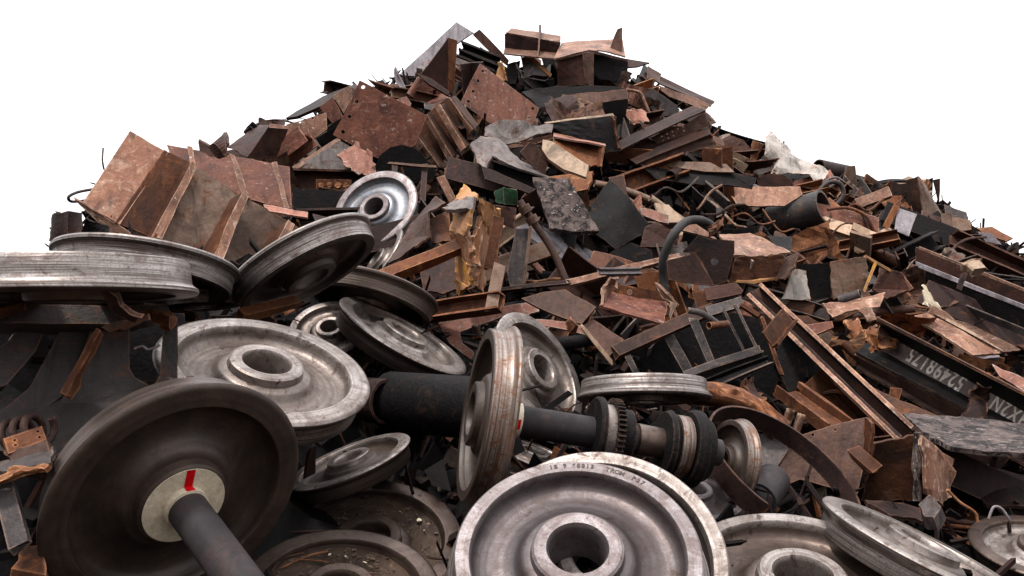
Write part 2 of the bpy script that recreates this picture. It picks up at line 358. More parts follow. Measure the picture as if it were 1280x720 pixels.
def BEAM(name, label, cat, mat, kind, a, b, w, h, k=.02, up=(0, .5, 1), lift=.15, ends=.02, bend=0, parent=None, group=None, cuts=6, open_=True):
    """rolled section from pixel a to pixel b (px, py[, extra depth]); up = the section's y axis in camera terms"""
    mxp, myp = (a[0]+b[0])/2, (a[1]+b[1])/2; tm = surf(mxp, myp)
    g = lambda q: at(q[0], q[1], (q[3] if len(q) > 3 else tm-lift+(q[2] if len(q) > 2 else 0)))
    p0, p1 = g(a), g(b); L = (p1-p0).length
    bm = pipe_bm(w/2, L, .14) if kind == 'pipe' else sweep(section(kind, w, h, k), L, ends, bend, cuts)
    me = bm_mesh(bm, smooth=35 if kind in ('pipe', 'rod') else None)
    M = frame(p0, p1, cv(*up)).to_4x4()
    if parent is None:
        o = link(name, me, mat); o.matrix_world = Matrix.Translation((p0+p1)/2) @ M; tag(o, label, cat, group)
    else:
        me.transform(Matrix.Translation((p0+p1)/2-parent.location) @ M); o = link(name, me, mat, parent)
        if label: o['label'] = label
    return o
def TUBE(name, label, cat, mat, path, r, lift=.2, parent=None, seg=10, group=None, t=None, sm=True):
    """round bar / hose through pixels (px, py, extra depth)"""
    cx = sum(p[0] for p in path)/len(path); cy = sum(p[1] for p in path)/len(path)
    t0 = t if t else surf(cx, cy)-lift
    W = [at(p[0], p[1], t0+(p[2] if len(p) > 2 else 0)) for p in path]
    return TUBEW(name, label, cat, mat, W, r, parent, seg, group, sm)
def TUBEW(name, label, cat, mat, W, r, parent=None, seg=10, group=None, sm=True, lump=0):
    if sm and len(W) > 2:
        out = []
        for i in range(len(W)-1):
            a = W[max(i-1, 0)]; b = W[i]; c = W[i+1]; d = W[min(i+2, len(W)-1)]
            for k in range(5):
                f = k/5; out.append(.5*((2*b)+(c-a)*f+(2*a-5*b+4*c-d)*f*f+(3*b-a-3*c+d)*f**3))
        W = out+[W[-1]]
    o0 = parent.location.copy() if parent is not None else chunk(W)
    bm = bmesh.new(); rings = []; pn = None
    for i, p in enumerate(W):
        d = (W[min(i+1, len(W)-1)]-W[max(i-1, 0)]).normalized()
        if pn is None: pn = d.orthogonal().normalized()
        pn = (pn-d*pn.dot(d)).normalized(); q = d.cross(pn)
        rings.append([bm.verts.new(p-o0+(pn*math.cos(a*2*math.pi/seg)+q*math.sin(a*2*math.pi/seg))*r*(1+lump*noise.noise(Vector((i*.45, a*.9, 1))))) for a in range(seg)])
    for A, B in zip(rings, rings[1:]):
        for j in range(seg): bm.faces.new((A[j], A[(j+1) % seg], B[(j+1) % seg], B[j]))
    bm.faces.new(rings[0][::-1]); bm.faces.new(rings[-1])
    o = link(name, bm_mesh(bm, smooth=50), mat, parent)
    if parent is None: o.location = o0; tag(o, label, cat, group)
    return o
def lathe(prof, seg=96, closed=True, mi=None):
    """closed (r, z) profile turned about local Z; mi = material index per profile edge"""
    bm = bmesh.new(); n = len(prof)
    rings = [[bm.verts.new((r*math.cos(a*2*math.pi/seg), r*math.sin(a*2*math.pi/seg), z)) for a in range(seg)] for r, z in prof]
    for i in range(n if closed else n-1):
        A, B = rings[i], rings[(i+1) % n]
        for j in range(seg):
            f = bm.faces.new((A[j], A[(j+1) % seg], B[(j+1) % seg], B[j]))
            if mi: f.material_index = mi[i]
    return bm
# ---------------------------------------------------------------- the ground and the body of the heap
def ground():
    bm = bmesh.new(); s = 900
    vs = [bm.verts.new(p) for p in ((-s,-s,0),(s,-s,0),(s,s,0),(-s,s,0))]; bm.faces.new(vs)
    o = link('ground', bm_mesh(bm), 'soil'); o['kind'] = 'structure'
ground()
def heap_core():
    """the packed mass underneath: its black colour stands in for the shade between the pieces on top"""
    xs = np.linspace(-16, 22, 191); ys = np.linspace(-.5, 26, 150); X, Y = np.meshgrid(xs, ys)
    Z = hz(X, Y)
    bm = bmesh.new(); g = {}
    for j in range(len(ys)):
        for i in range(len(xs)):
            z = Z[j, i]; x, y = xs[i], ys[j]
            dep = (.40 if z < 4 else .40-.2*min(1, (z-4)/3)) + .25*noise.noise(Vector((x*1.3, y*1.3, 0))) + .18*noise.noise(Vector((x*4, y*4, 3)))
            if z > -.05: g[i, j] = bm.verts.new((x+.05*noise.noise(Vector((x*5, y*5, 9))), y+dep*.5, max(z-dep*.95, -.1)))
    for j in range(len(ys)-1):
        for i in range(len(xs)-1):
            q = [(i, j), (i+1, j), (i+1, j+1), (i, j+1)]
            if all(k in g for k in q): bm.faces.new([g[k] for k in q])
    o = link('scrap_mound', bm_mesh(bm), 'black_oil_shade'); o['kind'] = 'stuff'  # black material paints deep shade into gaps and wheel bores
    o['label'] = 'packed heap body coloured black to stand for shade between the pieces'
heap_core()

# ---------------------------------------------------------------- railway wheels
CACHE = {}
def wheel_meshes(style, fm, tm, wm):
    key = (style, fm, tm, wm)
    if key in CACHE: return CACHE[key]
    RF, RT_ = 1.0, .94                    # flange radius = 1, tread radius .94
    if style == 'flange':                 # flange next to the visible face
        out = [(.80,-.06),(.806,-.012),(.815,-.003),(.955,0),(.985,-.008),(1.0,-.028),(.995,-.055),(.965,-.075),(.945,-.10),(.94,-.14),(.925,-.27),(.91,-.29),(.83,-.30),(.815,-.285),(.80,-.26)]
        mi = [0,0,0,0,0,1,1,1,1,1,1,0,0,0,0]
    else:                                 # flange on the far side
        out = [(.80,-.06),(.806,-.012),(.815,-.003),(.915,0),(.928,-.012),(.936,-.14),(.945,-.19),(.965,-.215),(.995,-.235),(1.0,-.262),(.985,-.285),(.955,-.293),(.83,-.30),(.815,-.285),(.80,-.26)]
        mi = [0,0,0,0,1,1,1,1,1,1,1,0,0,0,0]
    rim = bm_mesh(lathe(out, 112, True, mi), smooth=40)
    web = [(.805,-.05),(.79,-.10),(.765,-.135),(.73,-.155),(.66,-.165),(.56,-.155),(.49,-.135),(.455,-.105),(.435,-.07),(.405,-.045),(.355,-.035),(.355,-.235),(.42,-.225),(.55,-.21),(.68,-.215),(.76,-.225),(.805,-.25)]
    web = bm_mesh(lathe(web, 96), smooth=50)
    hub = [(.225,.03),(.235,.045),(.325,.048),(.345,.033),(.352,-.02),(.36,-.05),(.36,-.30),(.345,-.34),(.235,-.345),(.215,-.33),(.213,0)]
    hub = bm_mesh(lathe(hub, 72), smooth=35)
    for me, ms in ((rim, [fm, tm]), (web, [wm]), (hub, [fm])):
        for m in ms: me.materials.append(MATS[m])
    CACHE[key] = (rim, web, hub); return CACHE[key]
WG = 'railway wheels dumped on the scrap heap'
def wheel(label, cx, cy, a, ratio, m, rad=.49, style='flange', mats=('wheel_pale', 'tread_bright', 'wheel_pale'), t=None, name='railway_wheel', extra=None):
    """(cx, cy) centre of the visible rim circle, a = its half-width in px, ratio = how open it is, m = way the face leans on screen"""
    ra = 1.0 if style == 'flange' else .925
    T = t if t else FPX*rad*ra/a
    if t: rad = a*t/FPX/ra
    r = ray(cx, cy).normalized(); mm = RT*m[0] + UP*(-m[1]); mm = (mm - r*mm.dot(r)).normalized()
    n = (-r*ratio + mm*math.sqrt(1-ratio*ratio)).normalized()
    o = thing(name, label, 'wheel', at(cx, cy, T), WG)
    x = n.orthogonal().normalized() if extra is None else (RT - n*n.dot(RT)).normalized(); y = n.cross(x)
    q = Matrix((x, y, n)).transposed().to_quaternion()
    o.rotation_mode = 'QUATERNION'; o.rotation_quaternion = q @ Quaternion((0,0,1), random.random()*6 if extra is None else 0)
    o.scale = (rad, rad, rad)
    for nm, me in zip(('rim', 'web', 'hub'), wheel_meshes(style, *mats)):
        c = link(nm, me, None, o)
    return o
PALE = ('wheel_pale', 'tread_bright', 'web_pale'); LIL = ('wheel_lilac', 'tread_bright', 'web_lilac')
BRN = ('wheel_brown', 'tread_dull', 'wheel_brown'); DRK = ('wheel_dark', 'tread_dull', 'wheel_dark'); BLU = ('wheel_lilac', 'tread_bright', 'wheel_blue')
w_front = wheel('large grey wheel facing us with stamped rim, topmost of the front centre stack', 722, 689, 155, .78, (0.02, -1), .5, 'far', ('wheel_lilac','tread_bright','web_lilac'), extra=1)
wheel('grey wheel directly under the stamped rim wheel, only its chipped edge showing', 753, 693, 156, .87, (0.1, -1), .5, 'far', ('wheel_pale','tread_dull','web_lilac'), t=3.5)
wheel('pale wheel lying open faced with wide dark bore, left, behind the axle wheel', 333, 457, 133, .46, (.24, -.97), .49, 'flange', PALE)
w_r1 = wheel('pale brown wheel with charred flakes in its dish, right of the stamped wheel', 1003, 722, 148, .56, (.12, -1), .56, 'far', ('wheel_pale','tread_dull','web_brown'))
wheel('thin tilted wheel with shiny worn face, right foreground beside the brown dish wheel', 1154, 682, 128, .13, (.43, -.9), .49, 'flange', PALE)
wheel('small dusty wheel lying flat at the right edge of the photo', 1306, 682, 86, .42, (.1, -1), .37, 'flange', ('wheel_brown','tread_dull','wheel_pale'))
wheel('wheel seen edge-on at the left edge, resting on the black bogie frame', 88, 372, 152, .055, (0, 1), .49, 'flange', ('wheel_brown','tread_bright','wheel_dark'))
wheel('edge-on wheel with flange upward, behind the leftmost wheel', 180, 357, 104, .22, (-.18, 1), .49, 'far', ('wheel_dark','tread_bright','wheel_dark'))
wheel('wheel tipped on its side with dark flange edge, left of the twin upper wheels', 388, 345, 92, .28, (.5, .86), .49, 'far', ('wheel_dark','tread_bright','wheel_brown'))
wheel('blue grey wheel with bright hub, highest of all the wheels', 468, 259, 57, .72, (-.6, -.8), .45, 'flange', BLU)
wheel('narrow wheel tread leaning against the highest wheel', 470, 325, 50, .22, (-.8, -.6), .38, 'flange', PALE)
wheel('dull wheel edge arching above the tilted wheel in the centre', 463, 385, 76, .28, (-.3, 1), .48, 'far', ('wheel_brown','tread_dull','wheel_dark'))
wheel('small pale wheel with open hub peeping out right of the wide bore wheel', 412, 409, 51, .66, (-.2, -1), .28, 'flange', PALE)
wheel('steeply tilted wheel with flat pale face and shiny tread, centre', 506, 417, 90, .22, (.5, -.86), .49, 'flange', ('wheel_pale','tread_dull','wheel_pale'))
wheel('pale wheel with wide bore, standing behind the upright tread wheel', 677, 462, 82, .5, (.87, -.5), .47, 'flange', PALE)
wheel('bright wheel lying flat behind the bearings of the long axle', 805, 500, 84, .10, (.03, 1), .43, 'flange', PALE)
wheel('brown wheel standing on edge behind the axle end, inside the steel hoop', 905, 578, 54, .5, (-.9, -.2), .26, 'far', ('wheel_dark','tread_rusty','wheel_dark'))
wheel('flat pale wheel half hidden under the axle end', 868, 612, 62, .5, (.2, -1), .29, 'far', LIL)
w_d1 = wheel('brown wheel filled with dirt and one white chip, left of the stamped wheel', 461, 672, 117, .66, (0, -1), .46, 'flange', BRN)
w_d2 = wheel('brown wheel full of twigs and rubbish at the bottom edge of the photo', 425, 735, 127, .62, (.05, -1), .43, 'flange', ('wheel_brown','tread_dull','wheel_brown'))
wheel('tilted wheel showing its hub, squeezed between the axle wheel and the black sleeve', 436, 574, 80, .24, (-.35, -.94), .335, 'flange', ('wheel_pale','tread_dull','wheel_dark'))
wheel('bright wheel half hidden behind the orange crumpled sheet', 618, 322, 34, .8, (.3, -.3), .27, 'flange', PALE)
wheel('flat shiny wheel squeezed under the two left edge-on wheels', 250, 384, 50, .12, (.05, 1), .26, 'far', ('wheel_pale','tread_bright','wheel_dark'))
wheel('low wheel edge visible beneath the long axle', 668, 566, 62, .2, (.35, -.94), .32, 'flange', ('wheel_pale','tread_rusty','wheel_brown'))
# fine marks stamped in the front wheel's rim
def rim_text(parent, words, size, rr=.87):
    for body, a0, st in words:
        bm = bmesh.new()
        for i, ch in enumerate(body):
            if ch == ' ': continue
            cu = bpy.data.curves.new('stamp', 'FONT'); cu.body = ch; cu.size = size; cu.extrude = .001; cu.align_x = 'CENTER'; cu.align_y = 'CENTER'; cu.offset = .002
            o = bpy.data.objects.new('stamp', cu); col.objects.link(o); bpy.context.view_layer.update()
            me = bpy.data.meshes.new_from_object(o.evaluated_get(bpy.context.evaluated_depsgraph_get())); bpy.data.objects.remove(o)
            a = R(a0-i*st); me.transform(Matrix.Translation((rr*math.cos(a), rr*math.sin(a), .0015)) @ Matrix.Rotation(a-math.pi/2, 4, 'Z'))
            bm.from_mesh(me)
        me = bpy.data.meshes.new('stamp'); bm.to_mesh(me); bm.free(); link('stamped_mark', me, 'wheel_dark', parent)
rim_text(w_front, [('18 9 68813', 101, 2.5), ('TROM', 70, 2.7), ('P27', 55, 2.7)], .058)
# wheelset in front: dark wheel, cream painted seat, red stripe, axle towards the camera
def wheelset_front():
    o = wheel('big dark wheel on its axle with cream hub and red stripe, lower left', 227, 627, 164, .73, (.59, .81), .49, 'flange', DRK, name='wheelset')
    o['category'] = 'wheelset'; o['group'] = 'wheelsets among the loose wheels'
    link('axle', bm_mesh(lathe([(.165,-.3),(.165,.055),(.148,.075),(.148,2.6),(.14,2.62),(.14,3.2),(.001,3.2),(.001,-.3)], 48, False), smooth=35), 'axle_grey', o)
    link('paint_ring', bm_mesh(lathe([(.168,.05),(.168,.056),(.318,.056),(.318,.05)], 64), smooth=35), 'cream_paint', o)
    link('axle_collar', bm_mesh(lathe([(.168,.044),(.168,.115),(.149,.12),(.149,.05)], 64), smooth=35), 'cream_paint', o)
    # stripe points up on screen
    inv = o.rotation_quaternion.inverted(); d = inv @ UP; a = math.atan2(d.y, d.x)
    bm = bmesh.new(); c, s = math.cos(a), math.sin(a); rd = Vector((c, s, 0)); td = Vector((-s, c, 0))
    v = [rd*.17-td*.03, rd*.17+td*.036, rd*.315+td*.036, rd*.315-td*.032]
    vs = [bm.verts.new(p+Vector((0, 0, .0585))) for p in v]; bm.faces.new(vs)
    for k in range(4):
        a0 = a-.2+k*.1; a1 = a0+.1; q = [(a0,.058),(a1,.058),(a1,.112),(a0,.112)]
        bm.faces.new([bm.verts.new((.171*math.cos(x), .171*math.sin(x), z)) for x, z in q])
    link('red_stripe', bm_mesh(bm), 'red_paint', o)
wheelset_front()
def wheelset_mid():
    o = wheel('wheel standing upright with long axle, bearings and toothed ring to its right', 593, 517, 108, .15, (-1, -.16), .46, 'far', ('wheel_dark','tread_rusty','wheel_dark'), name='wheelset')
    o['category'] = 'wheelset'; o['group'] = 'wheelsets among the loose wheels'
    s = .46*1.0
    def ax(name, prof, mat, seg=48, closed=False):
        prof = [(r, z*1.15 if z < -.62 else z) for r, z in prof]
        return link(name, bm_mesh(lathe(prof, seg, closed), smooth=35), mat, o)
    # local -Z runs away from the visible face = to the right on screen
    ax('axle', [(.001,-.28),(.17,-.28),(.17,-1.35),(.15,-1.36),(.15,-2.45),(.001,-2.45)], 'axle_grey')
    ax('paint_ring', [(.19,-.30),(.19,-.50),(.165,-.50),(.165,-.30)], 'cream_paint', closed=True)
    inv = o.rotation_quaternion.inverted(); d = inv @ (-FW - UP*.1); a = math.atan2(d.y, d.x)
    bm = bmesh.new()
    for k in range(4):
        a0 = a-.25+k*.14; a1 = a0+.14
        bm.faces.new([bm.verts.new((.193*math.cos(x), .193*math.sin(x), z)) for x, z in [(a0,-.302),(a1,-.302),(a1,-.48),(a0,-.48)]])
    link('red_mark', bm_mesh(bm), 'red_paint', o)
    ax('bearing_flange', [(.15,-1.14),(.38,-1.14),(.40,-1.16),(.40,-1.2),(.15,-1.22)], 'black_oil_shade')
    ax('bearing_ring', [(.15,-1.2),(.33,-1.21),(.335,-1.33),(.15,-1.34)], 'wheel_pale')
    ax('bearing_flange', [(.15,-1.34),(.36,-1.345),(.36,-1.38),(.31,-1.385),(.31,-1.5),(.15,-1.5)], 'black_oil_shade')
    # toothed ring
    bm = bmesh.new(); N = 44; rings = []
    for (z, k) in ((-1.5, 0), (-1.58, 0)):
        rings.append([bm.verts.new(((.41 if i % 4 in (0, 1) else .365)*math.cos(i*math.pi/2/N), (.41 if i % 4 in (0, 1) else .365)*math.sin(i*math.pi/2/N), z)) for i in range(4*N)])
    for j in range(4*N): bm.faces.new((rings[0][j], rings[0][(j+1) % (4*N)], rings[1][(j+1) % (4*N)], rings[1][j]))
    bm.faces.new(rings[0]); bm.faces.new(rings[1][::-1])
    link('toothed_ring', bm_mesh(bm), 'black_oil_shade', o)
    ax('axle_sleeve', [(.15,-1.58),(.18,-1.59),(.17,-1.86),(.15,-1.86)], 'wheel_brown')
    ax('bearing_flange', [(.15,-1.84),(.36,-1.85),(.38,-1.9),(.31,-1.96),(.15,-1.96)], 'black_oil_shade')
    ax('bearing_ring', [(.15,-1.95),(.345,-1.96),(.345,-2.08),(.15,-2.09)], 'tread_rusty')
    ax('end_disc', [(.15,-2.09),(.40,-2.1),(.43,-2.14),(.43,-2.2),(.38,-2.24),(.34,-2.3),(.1,-2.33),(.001,-2.33)], 'black_oil_shade')
wheelset_mid()
BEAM('bearing_sleeve', 'thick black machined sleeve lying left of the upright wheel', 'sleeve', 'black_oil_shade', 'pipe', (488, 501, .25), (604, 511, -.15), .36, .36, lift=.35, up=(0, 1, 0))
BEAM('bearing_sleeve', 'short dark ring coupled to the end of the black sleeve', 'sleeve', 'dark_rust', 'pipe', (462, 500, .3), (484, 502, .2), .27, .27, lift=.35, up=(0, 1, 0))
# ---------------------------------------------------------------- big pieces of the heap, left side
def edge3(a, b, dz=0): return (a[0], a[1], dz)
def ribbed_panel():
    o = thing('girder_panel', 'big rusty girder panel with beige faces and upright ribs, top left of the heap', 'steel panel', at(250, 260, 7.2), 'ribbed girder pieces')
    T = 6.9
    def strip(nm, mat, p, sub=5, dent=.012, th=.02): S(nm, None, None, mat, p, [(0,1,2,3)], parent=o, t=T, th=th, sub=sub, dent=dent, rag=.006)
    strip('web_plate', 'salmon_brown', [(163,166,.45),(210,193,.42),(150,283,0),(105,254,.05)])
    strip('web_plate', 'brown_rust', [(204,188,.40),(240,206,.55),(196,300,.15),(143,279,-.02)])
    strip('web_plate', 'beige_scale', [(236,205,.5),(306,246,.6),(258,338,.28),(190,300,.12)])
    strip('web_plate', 'beige_scale', [(304,246,.6),(366,281,.72),(320,372,.4),(262,335,.28)])
    strip('web_plate', 'beige_scale', [(364,281,.7),(384,292,.75),(345,360,.5),(320,366,.4)])
    for (a, b, c, d) in (((239,203),(246,208),(202,300),(190,298)), ((301,241),(309,247),(275,336),(262,332)), ((359,276),(367,282),(336,352),(322,352))):
        S('rib', None, None, 'brown_rust', [(a[0],a[1],.38),(a[0]-18,a[1]+12,.6),(d[0]-22,d[1]-4,.3),(d[0],d[1],.02)], [(0,1,2,3)], parent=o, t=T, th=.02, sub=3, dent=.006, rag=.01)
        S('rib_edge', None, None, 'pink_scale', [(a[0],a[1],.36),(b[0],b[1],.38),(c[0],c[1],.0),(d[0],d[1],-.02)], [(0,1,2,3)], parent=o, t=T, th=.02, sub=3, dent=.006, rag=.015)
    strip('flange', 'pink_scale', [(95,247,.1),(107,252,.05),(172,298,-.05),(138,292,.0)])
ribbed_panel()
def ribbed_panel2():
    o = thing('girder_panel', 'darker ribbed girder panel lying behind the big beige one', 'steel panel', at(300, 225, 8.2), 'ribbed girder pieces')
    T = 7.8
    S('web_plate', None, None, 'red_brown', [(210,184,.3),(290,196,.2),(362,210,.1),(366,264,-.2),(300,250,-.1),(225,232,0)], [(0,1,4,5),(1,2,3,4)], parent=o, t=T, rag=.006)
    for x0, x1 in (((238,184),(250,240)), ((291,194),(310,250)), ((344,204),(361,262))):
        S('rib', None, None, 'pink_scale', [(x0[0]-4,x0[1],-.05),(x0[0]+3,x0[1]+1,-.05),(x1[0]+2,x1[1],-.32),(x1[0]-5,x1[1],-.32)], [(0,1,2,3)], parent=o, t=T, th=.02, sub=3, rag=.01, dent=.005)
    S('flange', None, None, 'salmon_primer', [(330,259,-.3),(385,266,-.4),(384,273,-.45),(338,268,-.4)], [(0,1,2,3)], parent=o, t=T, th=.02, sub=3)
ribbed_panel2()
def boltbeam():
    o = BEAM('bolted_beam', 'dark red beam with four orange bolt heads, behind the highest wheel', 'beam', 'maroon', 'U', (352, 227, .1), (548, 232, .5), .26, .16, .02, up=(0, .1, 1), lift=.25)
    t0 = surf(417, 232)-.38
    b = P('bolt_plate', None, None, 'brown_rust', [(395,223),(438,224),(438,238),(395,237)], n=(0,0,1), t=t0, parent=None, cat=None) if 0 else None
boltbeam()
def parts_on(o, fn):  # children given in world space under an unrotated empty
    return fn(o)
bp = thing('bolt_plate', 'small rusty splice plate with a row of four bolts', 'plate', at(417, 231, surf(417, 232)-.5))
P('plate', None, None, 'brown_rust', [(395,224),(439,225),(439,239),(395,238)], n=(0,.1,1), t=surf(417,232)-.5, parent=bp)
for x in (402, 412, 423, 433):
    q = at(x, 231.5, surf(417, 232)-.54); bm = sweep(section('rod', .055, .055, 0), .05, .002, 0, 1)
    me = bm_mesh(bm); me.transform(Matrix.Translation(q-bp.location) @ frame(q, q-FW, UP).to_4x4()); link('bolt', me, 'orange_rust', bp)
P('steel_plate', 'brown flange plate with grey web leaning below the four hole plate', 'plate', 'plum_steel', [(346,201),(414,156),(424,172),(361,214)], .5, (-.4,.7,.6))
P('steel_plate', 'mottled grey web of a beam above the four bolt heads', 'plate', 'grey_scale', [(362,216),(424,176),(446,188),(432,214),(388,217)], .42, (-.1,.3,1))
P('steel_plate', 'narrow pinkish flange between the brown flange and grey web', 'plate', 'pink_scale', [(360,213),(424,172),(426,177),(364,218)], .56, (-.3,.8,.5))
P('steel_plate', 'mottled crimson plate with small holes under the dark roof strip', 'plate', 'pink_scale', [(358,156),(408,141),(409,162),(372,188),(355,200)], .45, (-.2,.4,1), holes=[(375,153,1.6),(391,148,1.6)])
S('steel_box', 'dark maroon box section with bright top lip on the left skyline', 'box', 'maroon', [(286,184,.1),(325,158,.3),(338,157,-.1),(360,162,.0),(345,196,.0),(310,198,-.2)], [(0,1,2,5),(2,3,4,5)], .5, th=.02)
P('steel_plate', 'salmon lip on top of the maroon box on the left skyline', 'strip', 'salmon_primer', [(337,155),(360,158),(360,162),(336,160)], .75, (0,.5,1))
S('steel_plate', 'small bent plate standing behind the maroon box', 'plate', 'plum_steel', [(325,147,.1),(340,152,.0),(356,150,.2),(355,160,.1),(338,160,.0),(324,162,.1)], [(0,1,4,5),(1,2,3,4)], .2)
S('crumpled_sheet', 'dark crumpled sheet at the low left end of the skyline', 'sheet', 'maroon', [(255,174,.1),(270,180,0),(284,171,.2),(292,182,0),(288,196,0),(256,190,.1)], [(0,1,4,5),(1,2,3,4)], .35, dent=.08)
S('crumpled_sheet', 'black torn lump beside the far left end of the ribbed panel', 'sheet', 'dark_rust', [(72,268,.1),(86,265,0),(104,266,.1),(102,300,0),(86,306,0),(70,302,.1)], [(0,1,4,5),(1,2,3,4)], .2, dent=.06, t=6.2)
S('crumpled_sheet', 'black curved scrap between the left wheels and the ribbed panel', 'sheet', 'black_oil_shade', [(98,300,.1),(108,272,0),(135,285,.1),(170,310,0),(140,330,0)], [(0,1,2,4),(2,3,4)] if 0 else [(0,1,2,4)], .1, dent=.05, t=6.3)
TUBE('wire_loop', 'bent rusty wire loop sticking out left of the ribbed panel', 'wire', 'grey_pipe', [(120,236,.2),(98,240,0),(86,246,-.1),(90,252,0),(112,250,.1)], .012, t=7.1)
TUBE('wire_loop', 'thin wire standing up on the left skyline', 'wire', 'grey_pipe', [(130,212,0),(128,200,0),(129,185,.05)], .008, t=7.6)
fh = [(454,109,2.6),(446,127,2.6),(437,146,2.6),(429,165,2.6)]
P('steel_plate', 'large streaked red brown plate with four bolt holes down its left edge', 'plate', 'red_brown', [(449.7,100.5),(534,145),(519,182),(472,198),(416.5,168.6),(434,137)], .9, (-.15,.25,1), holes=fh, rag=.3)
P('steel_plate', 'thin dark roof strip pointing left above the crimson plate', 'strip', 'dark_rust', [(358,149),(404,122),(446,106),(447,112),(410,130),(372,147)], .6, (-.4,1,.3), th=.04)
BEAM('beam_stub', 'short beam stub lying on the skyline left of the four hole plate', 'beam', 'dark_rust', 'I', (406, 108), (438, 116, .3), .2, .18, .02, up=(0, 1, .2), lift=.2)
P('steel_plate', 'small crimson plate tucked above the mottled crimson plate', 'plate', 'red_brown', [(400,134),(416,122),(431,150),(421,160)], .65, (-.5,.3,1))
P('steel_plate', 'pale pink sliver next to the left edge of the four hole plate', 'plate', 'pink_scale', [(417,120),(436,108),(446,112),(430,142)], .72, (-.5,.5,1))
S('torn_plate', 'bright salmon torn plate beneath the large four hole plate', 'plate', 'orange_salmon' if 0 else 'salmon_primer', [(420,196,.1),(446,178,.2),(468,196,.1),(468,219,0),(446,219,0),(430,208,0)], [(0,1,4,5),(1,2,3,4)], .6, rag=.05)
def arch():
    o = thing('arched_frame', 'black arched plate frame on posts above the highest wheel', 'frame', at(500, 240, 9.9))
    P('arch_plate', None, None, 'black_oil_shade', [(464,240),(467,214),(474,195),(488,184),(503,181),(520,186),(538,205),(546,215),(540,228),(500,230)], n=(0,.1,1), t=9.9, parent=o)
    BEAM('cross_rail', None, None, 'plum_steel', 'flat', (487, 205, 0, 9.7), (545, 208, 0, 9.6), .03, .03, parent=o)
    for x in (494, 531): BEAM('post', None, None, 'dark_rust', 'flat', (x, 206, 0, 9.7), (x-3, 262, 0, 9.4), .06, .04, parent=o)
arch()
def boxed():
    o = thing('ribbed_channel', 'open brown channel with pink edged inner ribs right of the four hole plate', 'channel', at(550, 165, 10.6), 'ribbed girder pieces')
    T = 10.6
    P('web_plate', None, None, 'brown_rust', [(509,164),(559,122),(591,163),(582,187),(547,214)], n=(.1,.3,1), t=T+.15, parent=o)
    for (a, b, c, d) in (((509,164),(516,160),(552,210),(546,214)), ((530,146),(535,143),(566,196),(561,200)), ((545,134),(551,131),(583,184),(577,189)), ((559,121),(563,123),(592,162),(588,168))):
        S('rib', None, None, 'pink_scale', [(*a,.05),(*b,.0),(*c,-.15),(*d,-.1)], [(0,1,2,3)], parent=o, t=T, th=.02, sub=2, dent=.004)
        S('rib', None, None, 'plum_steel', [(*b,.0),(b[0]+6,b[1]-2,.3),(c[0]+5,c[1]-5,.1),(*c,-.15)], [(0,1,2,3)], parent=o, t=T, th=.015, sub=2, dent=.004)
    S('flange', None, None, 'plum_steel', [(546,214,-.12),(592,180,-.05),(590,170,.1),(546,206,.1)], [(0,1,2,3)], parent=o, t=T, th=.02, sub=2)
boxed()
# ---------------------------------------------------------------- the peak
P('steel_plank', 'long pale grey plank pointing up at the very top left of the peak', 'plate', 'lilac_grey', [(499,94),(571,28),(592,41),(562,62),(540,84),(524,96)], .35, (-.5,.6,1), rag=.3)
P('steel_plate', 'dark triangular gusset between the grey plank and the orange bar', 'plate', 'maroon', [(526,92),(560,47),(560,116),(546,112)], .5, (.3,.1,1))
P('steel_bar', 'bright orange upright bar at the peak beside the grey plank', 'bar', 'orange_rust', [(558.5,47),(571,51),(567,117),(554,114)], .62, (.4,.1,1), th=.05)
S('open_box', 'red brown open box under the orange upright bar', 'box', 'red_brown', [(510,120,.1),(524,96,.2),(556,116,.4),(560,124,-.1),(545,140,-.2),(530,128,.3)], [(0,1,2,5),(5,2,3,4)], .5)
BEAM('pipe_stub', 'short salmon pipe at the left end of the red brown open box', 'pipe', 'salmon_primer', 'pipe', (512, 119), (526, 98), .09, .09, lift=.8)
P('steel_plate', 'dark torn lip along the front of the red brown open box', 'strip', 'dark_rust', [(520,92),(540,100),(562,116),(560,120),(536,106)], .85, (0,.6,1), th=.05, rag=1.5)
S('bent_sheet', 'whitish curved sheet propped left of the red brown open box', 'sheet', 'lilac_grey', [(491,87,.2),(494,84,.1),(512,120,0),(503,122,.1),(496,105,.1)], [(0,1,2,4)], .6, dent=.05)
P('steel_plate', 'small salmon scrap below the whitish curved sheet', 'plate', 'salmon_primer', [(496,125),(508,121),(514,130),(512,135)], .9, (0,.6,1))
BEAM('channel', 'black corrugated channel lying left of the peak dark bar', 'channel', 'black_oil_shade', 'U', (576, 60, .1), (622, 78, .0), .16, .14, .03, up=(0, .4, 1), lift=.4)
BEAM('channel', 'second black channel just below the corrugated one', 'channel', 'black_oil_shade', 'U', (572, 68), (620, 88, .0), .14, .12, .03, up=(0, .4, 1), lift=.5)
P('steel_plate', 'brownish grey plate with rust under the black channels', 'plate', 'grey_scale', [(570,72),(586,78),(602,90),(598,94),(570,80)], .55, (0,.4,1))
P('steel_bar', 'dark flat bar leaning against the skyline between plank and lilac beam', 'bar', 'maroon', [(591,43),(599,37),(612,50),(636,76),(634,82),(616,68)], .3, (.3,.4,1), th=.03)
P('steel_plate', 'pink plate with bolt holes at both ends and pale scratches', 'plate', 'salmon_primer', [(600,79.5),(674,136),(666,156),(612,154),(576,128)], .9, (0,.35,1), holes=[(603.5,89,2),(597.5,101.5,2),(591.5,114.5,2),(585.5,127,2),(666,136,2),(661,148,2)], rag=.3)
